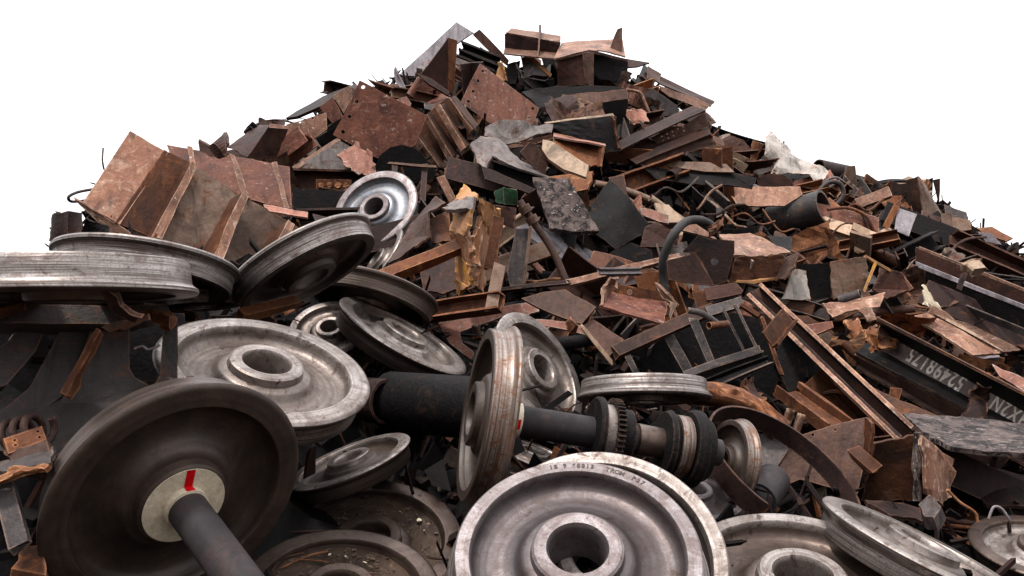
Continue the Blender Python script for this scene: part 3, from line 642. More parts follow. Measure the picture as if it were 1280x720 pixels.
S('painted_scrap', 'small yellow ochre curled scrap behind the pink holed plate', 'scrap', 'yellow_rust', [(620,98,0),(624,78,.1),(630,77,0),(634,92,.0),(632,103,.1),(626,100,-.1)], [(0,1,4,5),(1,2,3,4)], .75, dent=.05)
S('steel_plate', 'black plate with a round hole right of the yellow scrap', 'plate', 'black_oil_shade', [(634,80,0),(650,76,.1),(644,106,0),(632,104,0)], [(0,1,2,3)], .5)
def peak_beam():
    T = 12.9; o = thing('beam_section', 'lilac grey beam section with upright stiffener on the skyline at the peak', 'beam', at(665, 58, T))
    S('top_flange', None, None, 'pink_scale', [(639,36.5,.35),(701,46,.35),(700,54,.0),(632,42,.0)], [(0,1,2,3)], parent=o, t=T, sub=3, dent=.006)
    S('web_plate', None, None, 'dark_rust', [(631,42,.0),(701,53,.0),(697,68,.05),(631,62,.05)], [(0,1,2,3)], parent=o, t=T, sub=3, dent=.006)
    S('bottom_flange', None, None, 'pink_scale', [(631,61,.05),(700,68,.05),(694,75,-.3),(629,68,-.3)], [(0,1,2,3)], parent=o, t=T, sub=3, dent=.006)
    S('stiffener', None, None, 'plum_steel', [(673.5,31,.0),(675.5,31,.3),(674,68,.1),(671.5,72,-.3)], [(0,1,2,3)], parent=o, t=T, sub=2, dent=.002)
peak_beam()
def peak_box():
    T = 12.4; o = thing('cut_box', 'open black box frame with pink sloping roof at the right of the peak', 'frame', at(740, 85, T))
    S('roof_plate', None, None, 'pink_scale', [(702,55,.9),(742,52,.9),(778,50,.9),(781,72,.2),(754,65,-.1),(735,63.5,-.1),(693,74,-.05)], [(0,1,5,6),(1,2,3,4),(1,4,5)] , parent=o, t=T, sub=3, dent=.01)
    S('gusset', None, None, 'maroon', [(762,62,.35),(772,37,.4),(778,35,.4),(778,64,.3)], [(0,1,2,3)], parent=o, t=T, sub=2, dent=.005)
    S('side_plate', None, None, 'maroon', [(697,75,.0),(735,65,-.05),(733,107,-.05),(697,108,.1)], [(0,1,2,3)], parent=o, t=T, sub=3)
    S('side_plate', None, None, 'black_oil_shade', [(740,66,-.0),(784,76,.1),(784,112,.1),(741,109,-.0)], [(0,1,2,3)], parent=o, t=T, sub=3)
    S('post', None, None, 'plum_steel', [(728,65,-.12),(742,66,-.15),(742,110,-.15),(732,104,-.12)], [(0,1,2,3)], parent=o, t=T, sub=3)
    S('roof_lip', None, None, 'dark_rust', [(693,74,-.07),(736,62.5,-.12),(784,74,.0),(784,77,.0),(736,65.5,-.12),(693,77,-.07)], [(0,1,4,5),(1,2,3,4)], parent=o, t=T, sub=2)
peak_box()
P('steel_spike', 'flat dark spike pointing right from the peak box', 'plate', 'dark_rust', [(782,74),(812,79),(796,84),(783,85)], .2, (0,.8,.6))
P('steel_plate', 'long brown strip below the black peak box', 'strip', 'plum_steel', [(686,126),(720,118),(784,112),(785,124),(740,130),(690,140)], .65, (0,.6,1), rag=1)
P('steel_plate', 'ragged black strip directly under the peak box', 'strip', 'black_oil_shade', [(650,118),(696,108),(750,108),(784,112),(740,118),(690,124)], .6, (0,.7,1), rag=1.6)
P('steel_plate', 'black upright plate under the long brown strip', 'plate', 'black_oil_shade', [(730,130),(785,124),(784,150),(766,160),(740,142)], .55, (.1,0,1))
P('steel_plate', 'grey blade of an upturned bucket piece left of the peak box', 'plate', 'grey_scale', [(651,71),(662,74),(676,86),(688,96),(666,94),(656,98)], .55, (0,.4,1), rag=.8)
P('steel_edge', 'rusty yellow rim of the upturned bucket piece', 'strip', 'yellow_rust', [(653,70),(668,73),(690,93),(688,97),(676,86),(664,76)], .6, (0,.7,1))
S('bucket_piece', 'black rounded body of the upturned bucket piece', 'bucket', 'black_oil_shade', [(647,80,.2),(653,96,0),(680,100,0),(692,98,.2),(690,112,.2),(668,112,0),(650,106,.1)], [(0,1,5,6),(1,2,4,5),(2,3,4)], .5)
S('crumpled_sheet', 'black crumpled sheet right of the pink holed plate', 'sheet', 'black_oil_shade', [(652,116,.1),(676,110,.2),(696,128,.1),(690,142,0),(672,138,-.1)], [(0,1,2,4),(2,3,4)], .6, dent=.07)
S('crumpled_sheet', 'charcoal folded sheet below the ragged black strip', 'sheet', 'dark_rust', [(680,134,.1),(712,122,.2),(722,128,.1),(722,142,0),(690,150,-.1)], [(0,1,2,4),(2,3,4)], .62, dent=.06)
S('twisted_sheet', 'twisted grey sheet with pale top edge below the pink holed plate', 'sheet', 'grey_scale', [(606,160,.1),(620,153,.2),(650,153,.0),(664,160,.1),(692,157,.2),(690,168,.0),(664,172,-.1),(648,178,-.1),(632,181,-.1),(606,172,0)], [(0,1,8,9),(1,2,7,8),(2,3,6,7),(3,4,5,6)], .8, dent=.06, smooth=60)
P('steel_plate', 'thin rusty underside strip of the twisted grey sheet', 'strip', 'brown_rust', [(650,178),(690,168),(691,172),(655,182)], .8, (0,.2,1))
S('charred_box', 'charred black box section with pale top strip and brown end', 'box', 'black_oil_shade', [(684,154,.0),(764,146,.05),(776,190,.0),(746,192,.0),(692,166,.05)], [(0,1,2,3),(0,3,4)], .85, dent=.05, sub=6)
P('pale_strip', 'pale strip along the top of the charred box section', 'strip', 'tan_bare', [(680,154),(766,142.5),(768,146),(690,157)], 1.0, (0,.9,.5), rag=.8)
S('box_end', 'brown rimmed open end of the charred box section', 'box', 'brown_rust', [(763,145,0),(767,144,-.1),(777,182,-.1),(775,191,0)], [(0,1,2,3)], .98, rag=.03)
def channel_orange():
    T = surf(720, 190)-.9; o = thing('channel', 'rusty orange open channel right of the tan bare strip', 'channel', at(718, 190, T))
    S('web_plate', None, None, 'orange_rust', [(692,168,.3),(755,183,.2),(752,207,.0),(736,208,-.05),(690,180,.1)], [(0,1,2,3),(0,3,4)], parent=o, t=T)
    S('flange', None, None, 'salmon_primer', [(692,167,.3),(755,181,.2),(756,185,.0),(692,171,.1)], [(0,1,2,3)], parent=o, t=T, sub=2)
    S('end_lip', None, None, 'orange_rust', [(751,183,.1),(756,184,.0),(752,208,-.1),(747,208,.0)], [(0,1,2,3)], parent=o, t=T, sub=2)
channel_orange()
P('tan_strip', 'bare tan strip, brightest piece in the middle of the upper heap', 'strip', 'tan_bare', [(679,176),(690,178),(736,208),(733,223),(705,213),(686,200),(678,188)], 1.1, (-.3,.9,.8), rag=.6, th=.04)
S('curved_sheet', 'grey curved sheet sweeping down to the charred slab', 'sheet', 'grey_scale', [(586,182,.1),(600,173,.3),(624,178,.3),(650,200,.3),(690,226,.3),(684,229,.0),(640,206,-.1),(616,198,-.1),(608,214,-.1),(598,204,0)], [(0,1,8,9),(1,2,7,8),(2,3,6,7),(3,4,5,6)], .9, dent=.03, smooth=60)
BEAM('channel', 'black channel underneath the grey curved sheet', 'channel', 'black_oil_shade', 'U', (612, 212, .1), (686, 236, 0), .2, .16, .02, up=(0, .1, 1), lift=.75)
P('steel_plate', 'narrow brown plate below the black channel', 'strip', 'dark_rust', [(602,208),(618,214),(676,240),(664,243),(606,224)], .8, (0,.6,1))
P('steel_plate', 'dark green grey plate left of the tan bare strip', 'plate', 'plum_steel', [(661,178),(670,180),(684,206),(680,222),(664,206),(650,190)], .9, (.4,.1,1))
S('charred_slab', 'grey slab with flaking charred crust hanging below the tan strip', 'slab', 'charred', [(666,226,.15),(711,227,.15),(747,291,-.1),(716,291,-.12),(688,289,-.1)], [(0,1,2,3),(0,3,4)], 1.0, th=.06, dent=.02, sub=9, rag=.02)
S('black_sheet', 'large smooth black sheet bulging right of the charred slab', 'sheet', 'black_oil_shade', [(731,262,.2),(764,225,.3),(790,252,.1),(813,283,.1),(800,296,.0),(768,312,-.1),(744,292,.0)], [(0,1,2,6),(2,3,4,5),(2,5,6)], .9, dent=.05, smooth=60)
def I_holes():
    T = surf(830, 170)-.8; o = thing('riveted_girder', 'big purple brown girder with rows of rivet holes, right below the peak', 'girder', at(830, 172, T))
    a = [(772,180),(868,135),(882,141),(778,190)]
    S('top_flange', None, None, 'dark_rust', [(768,180,.1),(868,134,.1),(882,139,-.1),(774,190,-.15)], [(0,1,2,3)], parent=o, t=T, sub=3, dent=.01)
    P('web_plate', None, None, 'plum_steel', [(774,190),(881,140),(886,158),(784,201)], n=(0,.1,1), t=T, parent=o, c=(830,172), holes=[(826+6.5*i+1.5*j, 165.5-3*i+5*j, 1.1) for i in range(5) for j in range(3)])
    S('middle_flange', None, None, 'maroon', [(782,198,.0),(884,157,.0),(889,169,-.25),(796,207,-.25)], [(0,1,2,3)], parent=o, t=T, sub=3, dent=.01)
    S('lower_web', None, None, 'plum_steel', [(792,205,-.2),(888,166,-.2),(894,181,-.2),(806,206,-.2)], [(0,1,2,3)], parent=o, t=T, sub=3, dent=.01, rag=.03)
I_holes()
def sky_beam():
    T = surf(850, 112)-.2; o = thing('beam_section', 'purple beam sloping down right on the skyline beyond the riveted girder', 'beam', at(850, 110, T))
    S('top_flange', None, None, 'maroon', [(803,91,.2),(820,94,.2),(893,128,.1),(888,134,-.1),(826,108,-.1)], [(0,1,2,3),(0,3,4)], parent=o, t=T, sub=3)
    S('web_plate', None, None, 'pink_scale', [(824,108,-.1),(888,132,-.1),(880,140,-.2),(830,120,-.2)], [(0,1,2,3)], parent=o, t=T, sub=3)
    S('end_plate', None, None, 'plum_steel', [(809,84,.2),(826,94,.2),(824,104,.0),(808,100,.0)], [(0,1,2,3)], parent=o, t=T, sub=2)
    S('lower_flange', None, None, 'dark_rust', [(815,108,.2),(832,112,.2),(868,132,0),(860,138,0),(820,118,0)], [(0,1,2,3),(0,3,4)], parent=o, t=T, sub=3)
sky_beam()
P('steel_plate', 'blue grey plate between peak box and skyline beam', 'plate', 'grey_pipe', [(800,113),(814,110),(846,132),(850,142),(826,146),(806,130)], .5, (.2,.3,1))
S('torn_plate', 'small salmon plate with ragged hole left of the riveted girder', 'plate', 'salmon_primer', [(784,136,0),(806,138,.1),(812,152,0),(792,156,0),(784,150,0)], [(0,1,2,4),(2,3,4)], .7, rag=.03)
TUBE('bent_rod', 'thin bent frame rod above the salmon ragged plate', 'rod', 'pink_scale', [(783,112),(800,116),(806,128),(812,142)], .02, .75)
# ---------------------------------------------------------------- upper right slope
S('crumpled_sheet', 'dark maroon folded sheet on the skyline right of the riveted girder', 'sheet', 'maroon', [(893,178,.1),(912,170,.2),(930,176,.1),(944,194,0),(920,198,0),(898,188,0)], [(0,1,4,5),(1,2,3,4)], .4, dent=.05)
S('twisted_strip', 'brown twisted strip flaring upward beside the white sheet', 'strip', 'brown_rust', [(943,176,.2),(957,181,-.1),(946,200,.1),(956,219,0),(924,218,.1),(938,198,.1)], [(0,1,2,5),(5,2,3,4)], .6, dent=.02, smooth=60)
S('crumpled_sheet', 'crumpled white enamelled sheet with rust spots on the right skyline', 'sheet', 'white_enamel', [(943,206,.3),(958,196,.1),(965,168,.3),(976,176,.1),(1006,196,.3),(1037,214,.1),(1021,240,-.1),(998,222,.1),(974,218,-.2),(956,216,.2)],
  [(0,1,8,9),(1,2,3,8),(3,4,7,8),(4,5,6,7)], 1.0, dent=.17, sub=7, rag=.03)
P('steel_plate', 'long tan plank lying below the riveted girder', 'strip', 'beige_scale', [(830,203),(870,203),(908,206),(918,216),(880,215),(838,210)], .7, (0,.7,.8), rag=.8)
P('steel_plate', 'pink trapezoid plate left of the big black pipe', 'plate', 'pink_scale', [(907,234),(1000,234),(1003,244),(980,258),(922,258)], .5, (0,.7,1))
P('steel_plate', 'maroon half round plate just below the white sheet', 'plate', 'maroon', [(946,222),(960,218),(978,218),(990,226),(993,234),(948,234)], .55, (0,.2,1))
S('crumpled_sheet', 'wide black sheet edge under the tan plank', 'sheet', 'black_oil_shade', [(800,208,.1),(850,214,.2),(910,217,.1),(945,224,.1),(940,236,0),(880,232,0),(820,224,0)], [(0,1,5,6),(1,2,4,5),(2,3,4)], .55)
BEAM('steel_pipe', 'wide black pipe lying on the right slope below the white sheet', 'pipe', 'cast_dark', 'pipe', (966, 278, .35), (1030, 258, -.1), .42, .42, lift=.35, up=(0, 1, 0))
TUBE('pipe_ring', 'open rusty pipe ring behind the wide black pipe', 'ring', 'grey_pipe', [(1024,238),(1036,228),(1050,230),(1054,244),(1044,256),(1030,256),(1024,244)], .03, .55)
TUBE('wire_loop', 'pale looped wire lying over the pipe ring', 'wire', 'lilac_grey', [(1024,244),(1046,228),(1050,224),(1042,222),(1030,228),(1034,232)], .016, .75)
BEAM('steel_pipe', 'dark drum with studs on the skyline right of the white sheet', 'drum', 'dark_rust', 'pipe', (1022, 212, 0), (1060, 220, .2), .3, .3, lift=.2, up=(0, 1, 0))
P('steel_plate', 'brownish grey block end of the studded drum', 'block', 'beige_scale', [(1058,208),(1068,207),(1072,236),(1066,240),(1054,226)], .45, (.2,0,1), th=.12, rag=1)
for i, (x, y) in enumerate([(1026,197),(1036,199),(1048,203)]):
    pass
BEAM('steel_beam', 'slim blue grey beam along the skyline right of the drum', 'beam', 'grey_pipe', 'flat', (1070, 222, .2), (1114, 236, .2), .08, .05, lift=.1)
BEAM('steel_beam', 'pink brown box beam pointing at the tall tan plate', 'beam', 'pink_scale', 'flat', (1069, 256), (1111, 241), .14, .1, lift=.55)
P('steel_plate', 'dark notch edged plate left of the tall twin plate', 'plate', 'dark_rust', [(1112,225),(1124,230),(1136,229),(1150,262),(1138,264),(1116,252)], .3, (0,.1,1))
def twin():
    T = surf(1155, 250)-.3; o = thing('folded_plate', 'tall folded plate, half dark half tan, standing on the right skyline', 'plate', at(1155, 248, T))
    S('dark_face', None, None, 'plum_steel', [(1133,225,.1),(1146,221,-.1),(1156,268,-.1),(1140,262,.1)], [(0,1,2,3)], parent=o, t=T)
    S('tan_face', None, None, 'beige_scale', [(1146,221,-.1),(1150,226,.0),(1178,271,.1),(1168,274,.0),(1153,266,-.1)], [(0,1,2,3),(0,3,4)], parent=o, t=T)
twin()
for i, (a, lab) in enumerate([((1156,226,1166,222), 'left of two dark fins behind the tall folded plate'), ((1166,225,1175,223), 'right of two dark fins behind the tall folded plate')]):
    P('steel_fin', lab, 'plate', 'dark_rust', [(a[0],a[1]),(a[2],a[3]),(a[2]-2,258),(a[0]+6,250)], .1+.05*i, (.3-.5*i,0,1), rag=1)
P('steel_plate', 'blue grey shiny plate with rusty frame under the tall folded plate', 'plate', 'lilac_grey', [(1122,260),(1146,268),(1136,296),(1118,288)], .65, (.1,.35,1))
BEAM('steel_bar', 'rusty bar along the left edge of the blue grey shiny plate', 'bar', 'orange_rust', 'flat', (1121, 258), (1107, 284), .07, .05, lift=.75)
for i, (pix, lab) in enumerate([([(1176,270),(1190,268),(1192,290),(1178,288)], 'tan block with ragged top right of the tall folded plate'), ([(1190,274),(1213,278),(1214,290),(1192,292)], 'second tan block, further down the right skyline'), ([(1180,258),(1208,268),(1210,278),(1182,270)], 'grey lid leaning over the tan blocks on the right skyline')]):
    P('scrap_block', lab, 'block', ('beige_scale','beige_scale','grey_pipe')[i], pix, .3, (0,.4,1), th=.15, rag=1)
P('steel_plate', 'orange brown plate on the skyline near the right edge', 'plate', 'orange_rust', [(1222,286),(1240,284),(1266,298),(1258,302),(1232,294)], .3, (0,.8,1))
P('steel_plate', 'lilac underside of the orange brown plate near the right edge', 'plate', 'lilac_grey', [(1222,290),(1240,292),(1252,306),(1232,302)], .3, (0,.2,1))
for i, (x, y) in enumerate([(1075,310),(1088,303),(1100,297)]):
    BEAM('round_bar', ('lowest','middle','highest')[i]+' of three stacked round bars with tan ends', 'bar', 'tan_bare', 'rod', (x, y, 0), (x+14, y-8, .9), .13, .13, lift=.6, group='three stacked round bars')
BEAM('steel_tube', 'orange square tube lying left of the round bar ends', 'tube', 'orange_rust', 'flat', (1012, 298), (1046, 307), .07, .07, lift=.55)
BEAM('steel_tube', 'second orange bar crossing under the square tube', 'tube', 'brown_rust', 'flat', (994, 296), (1040, 312), .06, .06, lift=.5)
P('tan_block', 'tan brick shaped end in a dark frame above the round bars', 'block', 'tan_bare', [(1066,280),(1087,290),(1085,299),(1064,288)], .6, (.2,.5,1), th=.1)
TUBE('bent_rod', 'arched brown rod frame around the tan brick shaped end', 'rod', 'brown_rust', [(1034,262),(1060,260),(1082,270),(1092,288),(1100,296)], .02, .6)
def H_right():
    o = thing('long_beam', 'long black H beam with shiny rail edge running off the right side', 'beam', at(1210, 350, 8.9))
    T = 8.9
    def q(nm, mat, a, b, c, d, w=0): S(nm, None, None, mat, [(*a, .3+w), (*b, -.7+w), (*c, -.7+w), (*d, .3+w)], [(0,1,2,3)], parent=o, t=T, sub=3, dent=.008, rag=.004)
    q('flange_edge', 'pink_scale', (1150,308), (1300,368), (1300,372), (1150,311), -.15)
    q('upper_flange', 'maroon', (1146,309), (1300,371), (1300,390), (1146,328), .03)
    q('web_edge', 'lilac_grey', (1146,327), (1300,389), (1300,394), (1146,333), -.2)
    q('web_plate', 'black_oil_shade', (1146,332), (1300,394), (1300,420), (1150,356), .05)
    q('lower_flange', 'grey_pipe', (1160,360), (1300,418), (1300,428), (1168,370), -.12)
H_right()
S('torn_block', 'torn tan scrap perched on the long black H beam', 'scrap', 'tan_bare', [(1202,334,0),(1224,328,0),(1228,334,-.05),(1216,342,0),(1208,338,-.05)], [(0,1,2,4),(2,3,4)], t=8.2, rag=.04, dent=.05, th=.08)
BEAM('steel_bar', 'small bar hanging down in front of the H beam', 'bar', 'dark_rust', 'flat', (1206, 342, 0, 8.3), (1199, 362, 0, 8.2), .05, .04)
def pinkplate():
    T = surf(1200, 425)-.75; o = thing('long_plate', 'long pink plate with a seam and curled end above the numbered beam', 'plate', at(1205, 425, T))
    S('upper_face', None, None, 'pink_scale', [(1158,392,.15),(1211,404,.0),(1275,439,-.15),(1248,443,-.2),(1196,412,.0)], [(0,1,2,3),(0,3,4)], parent=o, t=T, dent=.01, rag=.005)
    S('lower_face', None, None, 'pink_scale', [(1138,398,.1),(1157,393,.13),(1195,413,-.0),(1246,444,-.2),(1215,447,-.3),(1175,420,-.1)], [(0,1,2,5),(2,3,4,5)], parent=o, t=T+.02, dent=.01, rag=.005)
    S('curled_end', None, None, 'lilac_grey', [(1213,445,-.28),(1247,442,-.2),(1240,455,-.1),(1233,461,.1),(1220,452,.0)], [(0,1,2,4),(2,3,4)], parent=o, t=T, smooth=60)
pinkplate()
def numbered():
    o = thing('numbered_beam', 'dark beam chalked with upside down numbers, lower right slope', 'beam', at(1180, 470, 6.9))
    T0 = 6.9
    def d(x): return (1180-x)*.006
    def q(nm, mat, pts_, dz=(0, 0), sub=3):
        n = len(pts_)//2
        vs = [(x, y, d(x)+dz[0 if i < n else 1]) for i, (x, y) in enumerate(pts_)]
        return S(nm, None, None, mat, vs, [tuple(range(len(vs)))] if len(vs) == 4 else [(0,1,2,3)], parent=o, t=T0, sub=sub, dent=.006, rag=.003)
    q('flange_edge', 'brown_rust', [(1098,396),(1320,510),(1320,513),(1098,399)], (-.22,-.22))
    q('upper_flange', 'black_oil_shade', [(1098,398),(1320,512),(1320,536),(1112,417)], (-.2,.05))
    wb = q('web_plate', 'beam_grey', [(1112,416),(1320,535),(1320,562),(1096,434)], (.05,.0))
    q('lower_flange', 'black_oil_shade', [(1084,430),(1320,560),(1320,572),(1070,442)], (.0,-.25))
    q('lower_web', 'plum_steel', [(1070,442),(1320,572),(1320,606),(1074,458)], (-.22,-.15))
    q('flange_lip', 'dark_rust', [(1073,457),(1320,600),(1320,606),(1070,462)], (-.16,-.3))
    # chalk figures, written the other way up
    A = at(1112, 416, T0+d(1112)+.05); B = at(1320, 535, T0+d(1320)+.05); D = at(1096, 434, T0+d(1096))
    ex = (B-A).normalized(); nn = ex.cross(D-A).normalized(); nn = -nn if nn.dot(FW) > 0 else nn; yy = nn.cross(ex)
    def text(body, px, py, size, nm='chalk_number'):
        rr = ray(px, py); p = CO + rr*((A-CO).dot(nn)/rr.dot(nn))
        cu = bpy.data.curves.new('t', 'FONT'); cu.body = body; cu.size = size; cu.extrude = .0015; cu.align_x = 'CENTER'; cu.align_y = 'CENTER'; cu.space_character = 1.15; cu.offset = .003
        M = Matrix.Translation(p-o.location+nn*.022) @ Matrix((-ex, -yy, nn)).transposed().to_4x4() @ Matrix.Diagonal((.66, 1, 1, 1))
        tmp = bpy.data.objects.new('t', cu); col.objects.link(tmp); bpy.context.view_layer.update()
        me = bpy.data.meshes.new_from_object(tmp.evaluated_get(bpy.context.evaluated_depsgraph_get())); bpy.data.objects.remove(tmp)
        me.transform(M); me.materials.clear(); link(nm, me, 'chalk', o)
    text('52498175', 1172, 461, .18)
    text('HX2N', 1266, 515, .16)
numbered()
S('torn_plate', 'dark torn plate draped over the numbered beam between its two inscriptions', 'plate', 'dark_rust', [(1212,488,.0),(1222,480,-.1),(1234,484,0),(1230,505,0),(1230,528,-.1),(1200,528,0),(1214,500,.0)], [(0,1,2,3),(0,3,4,6),(4,5,6)], t=6.4, rag=.03, dent=.04)
P('steel_plate', 'small brown strut plate under the numbered beam', 'plate', 'brown_rust', [(1113,484),(1128,486),(1124,500),(1111,496)], .5, (0,.1,1), t=6.6)
P('steel_plate', 'dark brown sloping plate below the strut plate', 'plate', 'brown_rust', [(1092,486),(1110,495),(1180,524),(1176,528),(1128,525)], n=(0,.8,.7), t=6.3)
P('steel_plate', 'tan flaky strip at the right edge above the numbered beam', 'strip', 'salmon_primer', [(1240,456),(1282,475),(1282,492),(1250,472)], n=(0,.8,1), t=6.6, rag=1.5)
def rails():
    o = thing('channel_beam', 'long pink edged channel running diagonally down the middle right', 'channel', at(1030, 450, 6.3))
    A, B = (943, 362, 0, 7.4), (1132, 543, 0, 5.25)
    def q(nm, mat, o0, o1, dz0, dz1):
        S(nm, None, None, mat, [(A[0]+o0[0],A[1]+o0[1],1.1+dz0),(A[0]+o1[0],A[1]+o1[1],1.1+dz1),(B[0]+o1[0]*1.25,B[1]+o1[1]*1.25,-1.05+dz1),(B[0]+o0[0]*1.25,B[1]+o0[1]*1.25,-1.05+dz0)], [(0,1,2,3)], parent=o, t=6.3, sub=4, dent=.004, rag=.004)
    q('flange_edge', 'pink_scale', (7,-3.5), (10,-6.5), -.02, -.02)
    q('flange_face', 'dark_rust', (7,-3.5), (5,-1), -.02, .22)
    q('web_plate', 'maroon', (6,-2), (-6,4), .18, .18)
    q('flange_edge', 'pink_scale', (-6,4), (-9.5,6.5), -.02, -.02)
    q('flange_face', 'dark_rust', (-6,4), (-5,3), -.02, .2)
rails()
BEAM('steel_bar', 'brown brace plate crossing the upper end of the diagonal channel', 'bar', 'brown_rust', 'L', (962, 424, 0, 6.3), (986, 394, 0, 6.45), .14, .05, .02, up=(.5, .5, 1))
P('steel_plate', 'wide black plate under the diagonal channel', 'plate', 'black_oil_shade', [(982,412),(1090,518),(1086,530),(1040,545),(990,500),(966,450)], n=(0,.3,1), t=6.6)
P('steel_plate', 'crimson sheet peeping out above the diagonal channel', 'sheet', 'red_brown', [(1000,408),(1040,402),(1042,410),(1012,422),(1004,420)], .6, (0,.6,1))
# black cage with bars in the middle
def cage():
    T = 6.5; o = thing('barred_frame', 'black open frame crossed by upright bars, centre right', 'frame', at(860, 430, T))
    P('back_plate', None, None, 'black_oil_shade', [(770,446),(895,386),(950,398),(978,468),(960,500),(800,480)], n=(0,.1,1), t=T+.45, parent=o)
    BEAM('top_rail', None, None, 'plum_steel', 'flat', (768, 441, 0, T-.25), (892, 386, 0, T+.2), .09, .05, parent=o, up=(0, .6, 1))
    BEAM('top_rail', None, None, 'grey_pipe', 'flat', (884, 390, 0, T+.15), (926, 377, 0, T+.3), .08, .05, parent=o, up=(0, .6, 1))
    for a, b, w in (((780,436),(801,478),.045), ((833,414),(862,466),.07), ((866,398),(888,452),.06), ((903,388),(931,442),.02), ((918,382),(946,436),.02)):
        BEAM('bar', None, None, 'grey_pipe', 'flat', (*a, 0, T), (*b, 0, T-.1), w, .03, parent=o, up=(0, 0, 1))
    for k, (a, b) in enumerate((((858,468),(952,434)), ((864,477),(956,442)), ((874,487),(960,451)))):
        BEAM('bottom_rail', None, None, ('grey_pipe','black_oil_shade','grey_pipe')[k], 'L', (*a, 0, T-.35), (*b, 0, T-.2), .07, .05, .012, parent=o, up=(0, .6, 1))
    BEAM('side_rail', None, None, 'brown_rust', 'flat', (926, 382, 0, T+.1), (950, 396, 0, T+.1), .03, .03, parent=o)
    BEAM('side_rail', None, None, 'brown_rust', 'flat', (950, 395, 0, T+.1), (978, 470, 0, T-.1), .03, .03, parent=o)
cage()
BEAM('pipe_stub', 'rusty orange pipe stub in front of the barred frame', 'pipe', 'orange_rust', 'pipe', (886, 407, 0, 6.0), (909, 405, 0, 6.1), .05, .05)
TUBE('bent_pipe', 'bent grey brown pipe leading to the orange stub', 'pipe', 'grey_pipe', [(860,388),(878,392),(896,404)], .022, t=6.05)
# purple plates
P('steel_plate', 'purple brown plate with orange cut edge left of the open tray', 'plate', 'plum_steel', [(652,374),(680,366),(707,363),(745,385),(727,406),(692,394),(670,384)], n=(-.1,.7,1), t=6.7)
P('steel_plate', 'lower purple plate dropping toward the barred frame', 'plate', 'plum_steel', [(729,407),(741,400),(779,425),(761,446)], n=(.3,.5,1), t=6.6)
BEAM('steel_bar', 'thin bright edged bar along the lower purple plate', 'bar', 'tan_bare', 'flat', (728, 408, 0, 6.45), (764, 454, 0, 6.4), .025, .02)
S('curled_scrap', 'small curled hook under the purple brown plate', 'scrap', 'brown_rust', [(708,400,0),(716,398,0),(722,404,-.05),(720,412,0),(712,414,0)], [(0,1,2,4),(2,3,4)], t=6.4, dent=.05, rag=.03, th=.03)
P('gusset_plate', 'salmon gusset plate with two large cut outs behind the wide bore wheel', 'plate', 'salmon_primer', [(548,404),(600,396),(628,384),(671,377),(674,390),(662,393),(658,400),(666,406),(690,404),(688,410),(676,417),(650,402),(630,396),(590,410),(575,416),(578,430),(592,440),(592,452),(580,444),(562,430)], n=(0,.6,1), t=7.0, rag=.5)
def tray():
    T = 6.9; o = thing('steel_tray', 'open brown steel tray with round dot and upright tabs', 'tray', at(795, 380, T))
    S('floor', None, None, 'red_brown', [(760,366,.2),(835,381,.15),(828,407,-.15),(750,382,-.1)], [(0,1,2,3)], parent=o, t=T)
    S('back_wall', None, None, 'brown_rust', [(764,354,.2),(838,366,.15),(836,382,.15),(760,367,.2)], [(0,1,2,3)], parent=o, t=T)
    S('side_wall', None, None, 'pink_scale', [(750,381,-.1),(752,360,.0),(762,346,.0),(774,347,.05),(773,362,.0),(764,352,.1),(759,367,.2)], [(0,1,5,6),(1,2,3,5),(3,4,5)], parent=o, t=T, sub=3)
    S('side_wall', None, None, 'pink_scale', [(820,353,.1),(832,362,.0),(848,380,.0),(837,403,-.1),(836,381,.0),(828,374,.05)], [(0,1,2,5),(2,3,4,5)], parent=o, t=T, sub=3)
    P('dot', None, None, 'pink_scale', [(787+3.5*math.cos(k), 365+3.5*math.sin(k)) for k in np.linspace(0, 5.6, 10)], n=(0,0,1), t=T+.1, parent=o)
tray()
def hose():
    o = TUBE('rubber_hose', 'thick grey hose arching over the middle of the heap', 'hose', 'rubber', [(832,366,0),(829,345,0),(829,325,-.05),(836,304,-.1),(846,288,-.1),(858,277,0),(874,275,.05),(888,281,.1),(896,293,.1)], .037, t=7.5, seg=14)
    for p in ((831,356),(832,371)):
        q = TUBE('hose_clamp', None, None, 'black_oil_shade', [(p[0],p[1]-3,-.0),(p[0]+.5,p[1]+3,-.0)], .056, t=7.5, parent=None, sm=False) if 0 else None
hose()
BEAM('hose_fitting', 'black threaded fitting at the lower end of the grey hose', 'fitting', 'black_oil_shade', 'rod', (831, 360, 0, 7.5), (832, 378, 0, 7.4), .08, .08)
S('pipe_clamp', 'rusty clamp lump at the upper end of the grey hose', 'clamp', 'brown_rust', [(884,284,0),(896,280,.05),(902,292,0),(898,300,-.05),(888,298,0)], [(0,1,2,4),(2,3,4)], t=7.5, dent=.06, rag=.03, th=.08)
BEAM('angle_bar', 'long pale angle bar pointing right from beneath the brown pipe', 'bar', 'pink_scale', 'L', (712, 352, 0, 7.3), (852, 319, 0, 7.9), .07, .05, .012, up=(0, .5, 1), cuts=8)
BEAM('angle_bar', 'short blue grey channel lying along the long pale angle bar', 'bar', 'lilac_grey', 'U', (750, 340, 0, 7.3), (801, 340, 0, 7.4), .05, .04, .01, up=(0, .5, 1))
BEAM('angle_bar', 'dark thin rail running left under the brown pipe end', 'bar', 'dark_rust', 'L', (625, 362, 0, 7.2), (714, 351, 0, 7.3), .05, .04, .01, up=(0, .5, 1))
def brownpipe():
    o = TUBE('jointed_pipe', 'brown jointed pipe leaning down right of the green scrap', 'pipe', 'plum_steel', [(650,252,.1),(664,274,.05),(690,312,0),(709,355,-.1)], .032, t=7.6, seg=12)
brownpipe()
